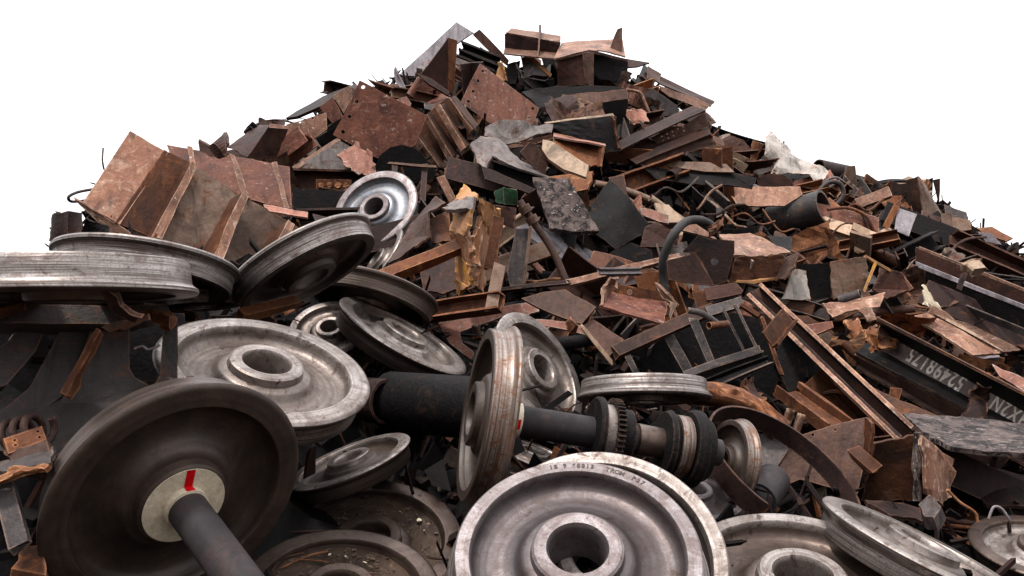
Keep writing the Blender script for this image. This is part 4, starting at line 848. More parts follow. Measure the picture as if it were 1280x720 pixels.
for k, (x, y) in enumerate(((656,262),(665,275))):
    TUBE('pipe_joint', ('upper','lower')[k]+' thick joint ring on the brown jointed pipe', 'joint', 'plum_steel', [(x-2,y-4,-.0),(x+3,y+4,0)], .055, t=7.65, sm=False)
S('painted_scrap', 'dark green painted tube fragment at the top of the brown jointed pipe', 'scrap', 'green_paint', [(618,238,.1),(628,234,0),(646,238,.0),(648,256,.05),(630,256,-.0),(620,252,.1)], [(0,1,4,5),(1,2,3,4)], t=8.2, dent=.04)
S('steel_box', 'dark plum box panel left of the brown jointed pipe', 'box', 'maroon', [(618,256,.1),(646,260,.0),(645,288,0),(622,276,.1)], [(0,1,2,3)], t=8.0)
P('steel_plate', 'long grey plate standing right of the orange crumpled sheet', 'plate', 'grey_pipe', [(645,286),(664,286),(655,356),(638,358),(634,340)], n=(-.2,.2,1), t=7.7)
BEAM('steel_bar', 'thin rusty bar along the long grey plate', 'bar', 'beige_scale', 'flat', (663, 284, 0, 7.6), (655, 355, 0, 7.5), .025, .02)
# hexagonal plate group
P('steel_plate', 'dark angular plate with a round hole below the hose end', 'plate', 'dark_rust', [(853,315),(873,294),(888,299),(918,301),(918,316),(908,352),(893,357),(876,325),(869,317)], n=(0,.1,1), t=7.4, holes=[(893,327,4.5)], rag=.3)
P('steel_plate', 'maroon plate with bright edge in front of the angular holed plate', 'plate', 'maroon', [(833,326),(869,317),(893,357),(874,356),(836,350)], n=(0,.2,1), t=7.25)
def pinktop():
    T = 7.7; o = thing('box_section', 'wide box section with pink top and yellow edged front, right of the holed plate', 'box', at(945, 325, T))
    S('top_plate', None, None, 'pink_scale', [(899,293,.5),(938,292,.5),(987,317,.1),(952,320,-.05),(918,320,-.1)], [(0,1,2,3),(0,3,4)], parent=o, t=T, rag=.02)
    S('front_plate', None, None, 'brown_rust', [(918,321,-.1),(979,319,.0),(973,349,.0),(909,352,-.1)], [(0,1,2,3)], parent=o, t=T)
    S('painted_edge', None, None, 'yellow_rust', [(909,349,-.12),(940,350,-.12),(973,345,-.02),(972,349,-.02),(940,354,-.12),(909,353,-.12)], [(0,1,4,5),(1,2,3,4)], parent=o, t=T, sub=2)
    S('end_plate', None, None, 'black_oil_shade', [(958,298,.4),(990,299,.4),(988,318,.1),(975,314,.2)], [(0,1,2,3)], parent=o, t=T)
pinktop()
P('steel_plate', 'rounded maroon plate below the yellow edged box section', 'plate', 'maroon', [(880,361),(920,354),(929,364),(926,368),(884,376)], n=(0,.5,1), t=7.0)
P('steel_plate', 'dull brown bracket behind the rounded maroon plate', 'plate', 'brown_rust', [(865,366),(882,362),(886,376),(896,380),(872,388)], n=(0,.2,1), t=7.1)
P('steel_plate', 'grey pink rounded plate beneath the hose arch', 'plate', 'pink_scale', [(848,277),(864,277),(885,291),(896,300),(874,294),(850,288)], n=(0,.8,1), t=8.3)
P('steel_plate', 'small bright pink plate left of the hose arch', 'plate', 'salmon_primer', [(799,261),(812,262),(836,270),(836,280),(824,278),(804,270)], n=(0,.8,1), t=8.8)
S('steel_sheet', 'dark red sheet behind the hose left side', 'sheet', 'maroon', [(806,284,.1),(822,278,.1),(850,294,0),(846,310,0),(800,309,0)], [(0,1,2,3),(0,3,4)], t=8.3)
S('curled_sheet', 'dark curled sheet dropping right of the yellow edged box section', 'sheet', 'plum_steel', [(985,322,.1),(1000,317,.0),(996,336,-.05),(982,350,-.1),(972,354,0),(978,338,.1)], [(0,1,2,5),(2,3,4,5)], t=7.6, smooth=60)
S('steel_sheet', 'pale sheet with dark bands left of the charred tan plate', 'sheet', 'white_enamel', [(991,337,0),(1005,338,.05),(1011,376,0),(977,374,-.05),(982,356,0)], [(0,1,2,4),(2,3,4)] if 0 else [(0,1,2,3)], t=7.7)
S('charred_plate', 'upright tan plate with charred streaks in the right middle', 'plate', 'tan_charred' if 0 else 'beige_scale', [(1037,327,0),(1050,325,.02),(1082,321,0),(1084,368,0),(1040,374,0)], [(0,2,3,4)], t=8.2, rag=.02, sub=6)
P('steel_plate', 'black panel left of the upright tan plate', 'plate', 'black_oil_shade', [(988,332),(1038,328),(1039,372),(1008,374)], n=(0,0,1), t=8.3)
BEAM('angle_bar', 'thin yellow bar slanting down from the upright tan plate', 'bar', 'yellow_rust', 'flat', (1080, 321, 0, 8.2), (1112, 338, 0, 8.3), .025, .02)
BEAM('angle_bar', 'second thin yellow bar forming a triangle beside the upright tan plate', 'bar', 'yellow_rust', 'flat', (1095, 329, 0, 8.2), (1080, 364, 0, 8.1), .025, .02)
S('curled_strip', 'pink curved strip below the upright tan plate', 'strip', 'pink_scale', [(1026,381,0),(1060,378,.1),(1107,367,0),(1100,385,-.1),(1064,390,-.1),(1040,399,-.1)], [(0,1,4,5),(1,2,3,4)], t=7.8, smooth=60)
BEAM('pipe_stub', 'dark pipe stub under the upright tan plate', 'pipe', 'grey_pipe', 'pipe', (1050, 376, 0, 8.0), (1076, 368, 0, 7.9), .1, .1)
S('twisted_strip', 'orange twisted strip curling over the end of the numbered beam', 'strip', 'orange_rust', [(1056,402,0),(1068,398,.1),(1078,412,0),(1090,410,.1),(1092,424,.0),(1078,430,-.1),(1066,424,0)], [(0,1,2,6),(2,3,4,5),(2,5,6)] if 0 else [(0,1,2,6),(2,3,4,5)], t=7.3, dent=.08, rag=.04, smooth=70)
S('twisted_strip', 'salmon twisted strip just right of the orange one', 'strip', 'pink_scale', [(1074,390,.1),(1088,386,.1),(1098,402,0),(1114,416,0),(1112,424,-.1),(1098,416,-.1),(1084,402,0)], [(0,1,2,6),(2,3,4,5),(2,5,6)] if 0 else [(0,1,2,6),(2,3,4,5)], t=7.3, dent=.04, rag=.02, smooth=70)
S('twisted_strip', 'dark orange sheet hanging below the twisted strips', 'sheet', 'orange_rust', [(1084,418,0),(1104,420,.1),(1122,418,0),(1112,430,-.1),(1098,436,0),(1090,440,-.1)], [(0,1,4,5),(1,2,3,4)], t=7.2, dent=.06, rag=.03)
S('torn_sheet', 'white and orange torn sheet leaning right of the dark gap', 'sheet', 'cream_paint', [(1150,354,0),(1156,362,0),(1180,396,0),(1168,394,-.05),(1152,380,0)], [(0,1,2,4)], t=8.0, rag=.04, dent=.05)
S('steel_sheet', 'plum sheet with a cream fleck right of the yellow triangle bars', 'sheet', 'maroon', [(1090,362,0),(1100,338,.1),(1128,340,0),(1136,366,0),(1108,372,-.1)], [(0,1,2,3),(0,3,4)], t=8.3, dent=.06)
# rust pipe + hoop
TUBEW('steel_pipe', 'thick flaky orange pipe coming out from the flat bright wheel', 'pipe', 'brown_rust', [at(860,492,5.8), at(900,494,5.7), at(940,508,5.65), at(976,538,5.6)], .075, seg=18, lump=.35)
def hoop():
    # flat strap bent to a circle, standing on edge
    c = at(974, 591, 4.95); rv = ray(974, 591).normalized(); m = (RT*.62+UP*.78); m = (m-rv*m.dot(rv)).normalized(); ax = (-rv*.45+m*.89).normalized()
    u = (RT*.78-UP*.62); u = (u-ax*u.dot(ax)).normalized()*.47; v = ax.cross(u).normalized()*.47
    bm = bmesh.new(); rings = []
    for k in range(49):
        a = R(-30) + k/48*R(290); d = (u*math.cos(a)+v*math.sin(a)); dn = d.normalized(); wv = ax*.06
        rings.append([bm.verts.new(d+wv), bm.verts.new(d-wv), bm.verts.new(d-wv+dn*.012), bm.verts.new(d+wv+dn*.012)])
    for A, B in zip(rings, rings[1:]):
        for j in range(4): bm.faces.new((A[j], A[(j+1) % 4], B[(j+1) % 4], B[j]))
    bm.faces.new(rings[0]); bm.faces.new(rings[-1][::-1])
    o = link('steel_hoop', bm_mesh(bm, smooth=40), 'dark_rust'); o.location = c
    tag(o, 'broad dark steel hoop arching right of the axle end', 'hoop')
hoop()
# lower right
def boltplate():
    T = 5.5; o = thing('bolted_plate', 'dull purple plate with bolt holes and a flanged right edge, inside right of the hoop', 'plate', at(1030, 560, T))
    P('plate', None, None, 'plum_steel', [(960,602),(998,546),(1040,532),(1084,522),(1082,575),(1072,618),(1000,600),(969,612)], n=(0,.3,1), t=T, parent=o, holes=[(1016,544,1.8),(1044,538,1.8)])
    S('flange', None, None, 'brown_rust', [(1083,521,-.05),(1093,529,-.12),(1088,577,-.12),(1081,574,-.05)], [(0,1,2,3)], parent=o, t=T-.05, sub=3)
boltplate()
BEAM('bracket', 'small rusty T bracket fixed near the flanged purple plate', 'bracket', 'brown_rust', 'T', (1066, 566, 0, 5.2), (1092, 590, 0, 5.1), .1, .07, .02, up=(.5, .5, 1))
def brownbox():
    T = 5.15; o = thing('steel_box', 'brown box with flaky white crusted end, under the charred slab', 'box', at(1120, 590, T))
    S('front_plate', None, None, 'brown_rust', [(1092,553,.0),(1142,542,.0),(1145,625,.0),(1078,626,.1)], [(0,1,2,3)], parent=o, t=T)
    S('edge', None, None, 'charred', [(1142,540,-.05),(1150,541,-.08),(1152,626,-.08),(1144,626,-.05)], [(0,1,2,3)], parent=o, t=T, rag=.02)
    S('end_plate', None, None, 'pink_scale', [(1150,543,-.08),(1186,574,.1),(1185,622,.1),(1174,628,.0),(1151,622,-.08)], [(0,1,2,4),(2,3,4)] if 0 else [(0,1,2,3),(0,3,4)], parent=o, t=T, rag=.03)
brownbox()
S('charred_slab', 'wide charred slab with white ash covering the lower right', 'slab', 'charred', [(1127,522,.5),(1200,527,.5),(1330,536,.5),(1330,576,-.1),(1190,568,-.1),(1154,548,.1)], [(0,1,4,5),(1,2,3,4)], t=5.3, th=.03, sub=9, dent=.02, rag=.012)
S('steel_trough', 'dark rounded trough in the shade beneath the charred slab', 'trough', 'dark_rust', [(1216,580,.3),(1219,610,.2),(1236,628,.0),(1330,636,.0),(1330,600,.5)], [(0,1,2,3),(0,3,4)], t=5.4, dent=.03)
S('scrap_block', 'tan grey block lying between the tilted wheel and the brown box', 'block', 'grey_scale', [(1152,640,.1),(1168,628,.1),(1180,642,0),(1170,658,-.05),(1156,654,0)], [(0,1,2,3),(0,3,4)], t=4.7, th=.08, dent=.03)
S('steel_sheet', 'dark curved sheet under the brown box', 'sheet', 'dark_rust', [(1080,628,.1),(1140,628,.1),(1170,640,0),(1160,652,-.05),(1110,650,-.1)], [(0,1,2,3),(0,3,4)], t=4.9, dent=.05)
TUBE('rusty_cable', 'thin orange cable curving right of the brown box', 'cable', 'orange_rust', [(1184,612),(1200,628),(1218,640),(1222,652)], .008, t=4.9)
TUBE('wire_loop', 'pale wire loops in front of the dark trough', 'wire', 'lilac_grey', [(1236,648),(1242,634),(1252,636),(1262,650)], .007, t=4.7)
for k, (x, y, x2, y2) in enumerate(((1080,660,1270,676),(1170,648,1225,656),(1176,656,1232,660))):
    TUBE('iron_rod', ('long dark rod lying right of the tilted wheel','upper thin rod beside the tan grey block','lower orange rod beside the tan grey block')[k], 'rod', ('dark_rust','maroon','orange_rust')[k], [(x if k else 1210,y,0),(x2,y2,0)], .02 if k else .03, t=5.3, sm=False)
for k, (x, y) in enumerate(((988,514),(1002,520))):
    BEAM('steel_pin', ('left','right')[k]+' of two upright pins above the hoop', 'pin', 'pink_scale', 'rod', (x, y, 0, 5.6), (x-8, y+22, 0, 5.6), .05, .05, group='pins above the hoop')
BEAM('channel', 'brown channel with orange edge running down toward the brown box', 'channel', 'brown_rust', 'U', (984, 486, 0, 6.2), (1052, 535, 0, 5.6), .2, .08, .015, up=(.2, .5, 1))
P('steel_plate', 'rough dark plate between hoop and orange pipe', 'plate', 'grey_scale', [(938,545),(968,540),(986,562),(962,600),(940,596)], n=(0,.3,1), t=5.6)
S('crumpled_sheet', 'rusty crusted lump above the hoop', 'scrap', 'brown_rust', [(930,478,0),(944,470,.1),(966,500,0),(958,514,0),(938,500,-.1)], [(0,1,2,4),(2,3,4)], t=5.8, dent=.12, rag=.05, th=.05)
BEAM('pipe_stub', 'short fat dark cylinder in the hoop beside the rusty tread wheel', 'pipe', 'axle_grey', 'pipe', (948, 625, 0, 4.8), (966, 600, 0, 5.0), .2, .2, up=(0, 1, 0))
# orange crumpled sheet group
def orange_sheet():
    T = 7.0; o = thing('crumpled_sheet', 'tall folded orange and yellow sheet with torn lower edge in the heap centre', 'sheet', at(590, 300, T))
    def f(nm, mat, vs, fs=((0,1,2,3),), **k): S(nm, None, None, mat, vs, list(fs), parent=o, t=T, **{**dict(dent=.02, rag=.025, sub=5, th=.03), **k})
    f('top_flap', 'grey_scale', [(553,266,-.05),(567,254,.1),(597,247,-.12),(592,262,-.2),(570,264,-.15)], ((0,1,4),(1,2,3,4)), sub=4)
    f('top_fold', 'yellow_rust', [(567,253,.12),(581,233,.30),(600,247,-.05),(597,249,-.12)])
    f('right_fold', 'yellow_rust', [(597,246,-.12),(621,262,.25),(612,298,.28),(596,272,-.05)])
    f('left_face', 'yellow_rust', [(570,264,.10),(592,262,-.2),(587,296,-.25),(564,288,.05)])
    f('left_face', 'orange_beige', [(564,288,.05),(587,296,-.25),(592,330,-.22),(573,316,.15)])
    f('left_face', 'yellow_rust', [(573,316,.15),(592,330,-.22),(590,358,-.15),(572,350,.18)])
    f('right_face', 'orange_beige', [(597,270,-.06),(612,298,.28),(602,332,.2),(592,330,-.22)])
    f('right_face', 'orange_beige', [(588,296,-.24),(598,276,-.02),(594,330,-.20),(590,330,-.22)])
    f('right_face', 'orange_beige', [(592,330,-.22),(602,332,.2),(600,368,.2),(590,356,-.15)])
    f('torn_tip', 'yellow_rust', [(572,350,.18),(590,356,-.15),(577,370,.1)], ((0,1,2),), sub=3)
orange_sheet()
BEAM('flaky_bar', 'upper flaky rusted bar right of the orange crumpled sheet', 'bar', 'brown_rust', 'flat', (623, 274, 0, 6.95), (613, 334, 0, 6.9), .09, .05, ends=.03, up=(0, .3, 1))
BEAM('flaky_bar', 'lower flaky rusted bar right of the orange crumpled sheet', 'bar', 'beige_scale', 'flat', (624, 334, 0, 6.85), (614, 388, 0, 6.7), .09, .05, ends=.03, up=(0, .3, 1))
S('folded_sheet', 'purple grey folded sheet left of the orange crumpled sheet', 'sheet', 'plum_steel', [(549,249,.3),(560,258,.1),(540,270,.1),(538,297,.0),(522,314,-.1),(489,333,0),(502,305,.2),(520,280,.3)], [(0,1,2,7),(7,2,3,6),(3,4,5,6)], t=7.5, dent=.04)
BEAM('rusted_bar', 'thick rust crusted bar pointing at the orange crumpled sheet', 'bar', 'orange_rust', 'flat', (480, 346, 0, 6.9), (578, 306, 0, 7.0), .09, .12, ends=.03, up=(0, .5, 1), cuts=10)
S('steel_box', 'dark open box below the rust crusted bar', 'box', 'dark_rust', [(524,330,.3),(574,318,.3),(578,362,.1),(556,372,0),(530,366,.1)], [(0,1,2,4),(2,3,4)], t=7.2, dent=.04)
BEAM('channel', 'brown channel lying under the flaky bars', 'channel', 'brown_rust', 'U', (528, 392, 0, 6.9), (626, 376, 0, 6.7), .15, .1, .015, up=(0, .6, 1))
S('steel_box', 'small rusty box side between folded sheet and orange sheet', 'box', 'brown_rust', [(536,276,.1),(560,264,.2),(568,300,0),(540,306,0)], [(0,1,2,3)], t=7.6)
BEAM('rusty_tube', 'orange brown bar lying left of the small open hub wheel', 'bar', 'orange_rust', 'flat', (300, 396, 0, 5.2), (372, 376, 0, 5.6), .07, .06, up=(0, .5, 1))
BEAM('dark_beam', 'wide black beam behind the highest wheel', 'beam', 'black_oil_shade', 'I', (366, 258, 0, 8.9), (480, 262, 0, 9.2), .3, .26, .02, up=(0, .2, 1))
BEAM('dark_beam', 'brown beam edge right above the tipped wheel', 'beam', 'dark_rust', 'U', (370, 286, 0, 8.2), (450, 282, 0, 8.6), .3, .2, .02, up=(0, .4, 1))
# ---------------------------------------------------------------- bogie frame, lower left
def bogie():
    T = 3.7; o = thing('bogie_frame', 'black cast bogie side frame with rusty ribs under the left wheels', 'frame', at(100, 470, T))
    P('top_beam', None, None, 'cast_dark', [(-70,384),(150,390),(206,386),(212,398),(178,404),(150,412),(-70,410)], n=(0,.3,1), t=T-.03, parent=o, th=.16, rag=.4)
    P('diagonal', None, None, 'cast_dark', [(84,400),(128,404),(124,420),(74,500),(40,524),(-10,526),(34,490)], n=(.1,.25,1), t=T-.05, parent=o, th=.14, rag=.4)
    P('side_plate', None, None, 'cast_dark', [(118,404),(164,404),(161,420),(161,462),(168,474),(190,486),(150,508),(60,530),(84,490)], n=(.05,.2,1), t=T+.02, parent=o, th=.08, rag=.4)
    P('post', None, None, 'cast_dark', [(205,396),(222,398),(222,490),(190,486),(200,470)], n=(0,.1,1), t=T+.06, parent=o, th=.1, rag=.4)
    P('left_diagonal', None, None, 'cast_dark', [(30,398),(58,402),(40,444),(4,486),(-50,500),(-50,470),(8,430)], n=(.2,.3,1), t=T-.12, parent=o, th=.12, rag=.4)
    P('cross_web', None, None, 'dark_rust', [(40,448),(76,449),(74,454),(38,453)], n=(0,.5,1), t=T, parent=o, th=.03)
    P('lower_beam', None, None, 'cast_dark', [(-70,520),(50,508),(150,492),(240,482),(240,520),(120,548),(60,590),(-70,560)], n=(0,.75,1), t=T-.1, parent=o, th=.14, rag=.4)
    S('rusty_rib', None, None, 'brown_rust', [(121,410,-.14),(127,412,-.12),(84,494,-.16),(76,492,-.2)], [(0,1,2,3)], parent=o, t=T-.05, dent=.01, rag=.02, th=.03)
    S('crusted_edge', None, None, 'beige_scale', [(128,409,-.1),(186,394,-.1),(190,399,-.1),(140,416,-.1)], [(0,1,2,3)], parent=o, t=T-.08, dent=.02, rag=.02)
    BEAM('round_bar', None, None, 'brown_rust', 'rod', (-30, 400, 0, T-.3), (26, 382, 0, T-.25), .05, .05, parent=o)
bogie()
P('steel_plate', 'black sheet added as painted shade behind the bogie frame opening', 'plate', 'black_oil_shade', [(-80,392),(230,392),(240,520),(-80,560)], n=(0,.1,1), t=4.1)  # flat black sheet, added to paint the darkness inside the frame
S('curled_plate', 'black curled hook plate hanging under the leftmost wheel', 'scrap', 'dark_rust', [(132,358,0),(144,354,-.05),(160,376,0),(182,388,0),(176,392,.05),(152,384,.05)], [(0,1,2,5),(2,3,4,5)], t=3.3, smooth=60)
S('scrap_block', 'small rusty cube shaped scrap beside the wide bore wheel', 'block', 'brown_rust', [(186,396,0),(194,388,0),(212,404,0),(204,414,-.03),(200,404,-.05)], [(0,1,2,4),(2,3,4)], t=3.7, th=.05)
TUBE('wire_loop', 'twisted silver wire in the bogie frame opening', 'wire', 'lilac_grey', [(168,436),(178,433),(186,437),(200,431)], .005, t=3.55)
def springseat():
    T = 3.15; o = thing('spring_seat', 'rusty brown spring seat bracket with bolt holes at the lower left edge', 'bracket', at(40, 570, T))
    P('top_plate', None, None, 'brown_rust', [(4,551),(52,535),(58,552),(10,570)], n=(0,.8,1), t=T, parent=o, holes=[(18,553,1.8),(19,559,1.8),(47,542,1.8),(49,549,1.8)], c=(30,552))
    S('front_plate', None, None, 'plum_steel', [(8,569,.0),(58,552,.0),(68,572,-.05),(18,584,-.05)], [(0,1,2,3)], parent=o, t=T-.03, smooth=60)
    S('base_plate', None, None, 'grey_pipe', [(-30,594,.05),(72,566,.05),(66,586,-.1),(-30,608,-.1)], [(0,1,2,3)], parent=o, t=T-.08)
    S('rusty_lip', None, None, 'orange_rust', [(-30,604,-.1),(20,594,-.1),(64,584,-.1),(62,592,-.12),(22,602,-.12),(-30,616,-.1)], [(0,1,4,5),(1,2,3,4)], parent=o, t=T-.08, rag=.02)
springseat()
def coil():
    T = 3.25; c = at(36, 540, T); W = []
    axd = (RT*.35 + UP*.1 - FW*.1).normalized(); u = axd.orthogonal().normalized(); v = axd.cross(u)
    for k in range(60): a = k/59*6*math.pi; W.append(c + axd*(-.09+.16*k/59) + (u*math.cos(a)+v*math.sin(a))*.055)
    TUBEW('coil_spring', 'small rusty coil spring behind the spring seat bracket', 'spring', 'dark_rust', W, .014, sm=False)
coil()
BEAM('steel_bar', 'dark slanted strut with bolt below the spring seat bracket', 'bar', 'grey_pipe', 'flat', (6, 612, 0, 3.0), (24, 684, 0, 2.9), .06, .03, up=(.3, 0, 1))
S('steel_box', 'brown curved box at the bottom left corner', 'box', 'brown_rust', [(30,684,.1),(52,682,.1),(60,720,0),(60,760,0),(10,760,0),(16,712,0)], [(0,1,2,5),(2,3,4,5)], t=2.95, smooth=60)

# long heavy sections lying through the heap
HEAVY = [('I',(560,214,.1),(694,252,-.1),.26,.24,'dark_rust','dark heavy beam running under the black channel toward the charred hanging slab'),
('U',(1010,478,.1),(1098,566,-.1),.26,.12,'brown_rust','brown channel below the black plate, ending behind the flanged purple plate'),
('I',(1150,372,.15),(1300,440,-.2),.30,.26,'dark_rust','second heavy beam, parallel to and just below the long black H beam'),
('U',(900,226,.1),(1010,250,.1),.28,.18,'maroon','maroon channel lying above the pink trapezoid plate'),
('I',(1100,268,.1),(1196,306,-.1),.28,.26,'black_oil_shade','black beam below the tall folded plate, above the long H beam'),
('L',(690,140,.1),(786,130,.1),.24,.22,'dark_rust','dark angle section under the long brown strip near the peak'),
('U',(856,206,.1),(772,236,-.1),.26,.16,'brown_rust','brown channel left of the long tan plank'),
('I',(438,312,.2),(540,286,.2),.26,.24,'dark_rust','dark beam behind the purple grey folded sheet'),
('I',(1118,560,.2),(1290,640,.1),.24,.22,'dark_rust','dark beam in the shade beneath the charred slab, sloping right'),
('U',(770,300,.1),(850,336,-.1),.24,.14,'dark_rust','dark channel left of the hose, above the long pale angle bar'),
('I',(930,372,.2),(1010,398,.1),.22,.2,'brown_rust','brown beam end left of the crimson sheet'),
('U',(1190,300,.1),(1290,344,-.1),.24,.16,'maroon','maroon channel on the slope just under the orange skyline plate'),
('L',(600,108,.1),(560,146,.1),.22,.2,'brown_rust','brown angle section wedged left of the pink holed plate'),
('I',(330,196,.2),(262,214,.1),.26,.24,'dark_rust','dark beam edge on top of the darker ribbed girder panel')]
for kd, a, b, w_, h_, mt, lab in HEAVY:
    BEAM('heavy_beam' if kd == 'I' else 'heavy_channel' if kd == 'U' else 'heavy_angle', lab, {'I':'beam','U':'channel','L':'angle iron'}[kd], mt, kd, a, b, w_, h_, .022, up=(random.uniform(-.3,.3), .4, 1), lift=.12, ends=.03, cuts=8)
# ---------------------------------------------------------------- loose smaller pieces between the big ones: every one its own object
LM = [((250,250),'the big ribbed panel'),((300,225),'the dark ribbed panel'),((470,150),'the four hole plate'),((540,70),'the long grey plank'),((563,80),'the orange upright bar'),
((625,120),'the pink holed plate'),((665,58),'the lilac peak beam'),((740,90),'the peak box frame'),((830,170),'the riveted girder'),((850,112),'the skyline beam'),
((990,210),'the white crumpled sheet'),((1000,270),'the wide black pipe'),((1155,248),'the tall folded plate'),((1245,295),'the orange skyline plate'),((1088,303),'the round bar ends'),
((1060,348),'the upright tan plate'),((945,325),'the pink topped box'),((893,327),'the angular holed plate'),((845,300),'the grey hose'),((770,275),'the smooth black sheet'),
((706,258),'the charred hanging slab'),((707,200),'the bare tan strip'),((590,300),'the orange crumpled sheet'),((470,260),'the highest wheel'),((685,310),'the brown jointed pipe'),
((795,380),'the open brown tray'),((870,430),'the barred frame'),((1030,450),'the diagonal channel'),((1190,460),'the numbered beam'),((1205,425),'the long pink plate'),
((1210,350),'the long H beam'),((1130,590),'the crusted brown box'),((1210,545),'the wide charred slab'),((1030,560),'the flanged purple plate'),((960,560),'the steel hoop'),
((700,385),'the orange edged purple plate'),((640,410),'the salmon gusset'),((560,165),'the ribbed brown channel'),((648,168),'the twisted grey sheet'),((725,170),'the charred box section'),
((330,175),'the maroon box section'),((500,210),'the black arch'),((930,258),'the pink trapezoid plate'),((1040,225),'the studded drum'),((1090,430),'the twisted orange strips'),
((810,492),'the flat bright wheel'),((677,462),'the wide bore standing wheel'),((100,470),'the bogie frame'),((388,340),'the tipped wheel'),((1146,670),'the thin tilted wheel')]
MW = {'red_brown':'red brown','salmon_primer':'salmon','orange_rust':'orange rusted','brown_rust':'brown rusty','dark_rust':'dark rusty','maroon':'maroon','plum_steel':'purple brown','black_oil_shade':'black','grey_scale':'grey','beige_scale':'beige','lilac_grey':'pale grey','pink_scale':'pinkish','grey_pipe':'slate grey','tan_bare':'bare tan'}
USED = set()
def auto_label(mat, what, size, px, py):
    near = sorted(LM, key=lambda l: math.hypot(l[0][0]-px, l[0][1]-py))
    for (q, nm) in near:
        dx, dy = px-q[0], py-q[1]
        if math.hypot(dx, dy) < 9: rel = 'touching'
        elif abs(dx) > 2.2*abs(dy): rel = 'right of' if dx > 0 else 'left of'
        elif abs(dy) > 2.2*abs(dx): rel = 'below' if dy > 0 else 'above'
        else: rel = ('below' if dy > 0 else 'above')+' and '+('right of' if dx > 0 else 'left of')
        for s in (size,):
            lab = f'{s} {MW[mat]} {what} {rel} {nm}'
            if lab not in USED and len(lab.split()) <= 16: USED.add(lab); return lab
    return f'{size} {MW[mat]} {what} in the heap'
rnd = random.Random(21)
from mathutils.bvhtree import BVHTree
def hero_tree():
    bpy.context.view_layer.update(); V, F = [], []
    for o in col.objects:
        if o.type != 'MESH' or o.name.startswith(('ground', 'scrap_mound')): continue
        M = o.matrix_world; b = len(V); V += [M @ v.co for v in o.data.vertices]; F += [tuple(b+i for i in p.vertices) for p in o.data.polygons]
    return BVHTree.FromPolygons(V, F)
BT = hero_tree()
def covers(p, rad=0):
    """would a piece lying here bury one of the big pieces?"""
    h = 0
    for dx, dz in ((0,0),(rad,0),(-rad,0),(0,rad),(0,-rad)) if rad else ((0,0),):
        q = p+Vector((dx, 0, dz)); d = q-CO; L = d.length
        hit = BT.ray_cast(CO, d.normalized(), L+1.5)
        if hit[0] is not None and hit[3] > L-.2: h += 1
    return h
PAL = ['dark_rust']*8+['brown_rust']*9+['black_oil_shade']*5+['maroon']*5+['plum_steel']*3+['red_brown']*3+['pink_scale']*3+['grey_pipe']*2+['orange_rust']*2+['salmon_primer']+['grey_scale']*2+['beige_scale']*2+['lilac_grey']+['tan_bare']
def rquat(N, flat=.8):
    """random lie: local z roughly along the slope's normal"""
    z = (N + Vector((rnd.gauss(0,1), rnd.gauss(0,1), rnd.gauss(0,1)))*(1-flat)).normalized()
    x = Vector((rnd.gauss(0,1), rnd.gauss(0,.7), rnd.gauss(0,.6))); x = (x-z*x.dot(z)).normalized(); y = z.cross(x)
    return Matrix((x, y, z)).transposed().to_quaternion()
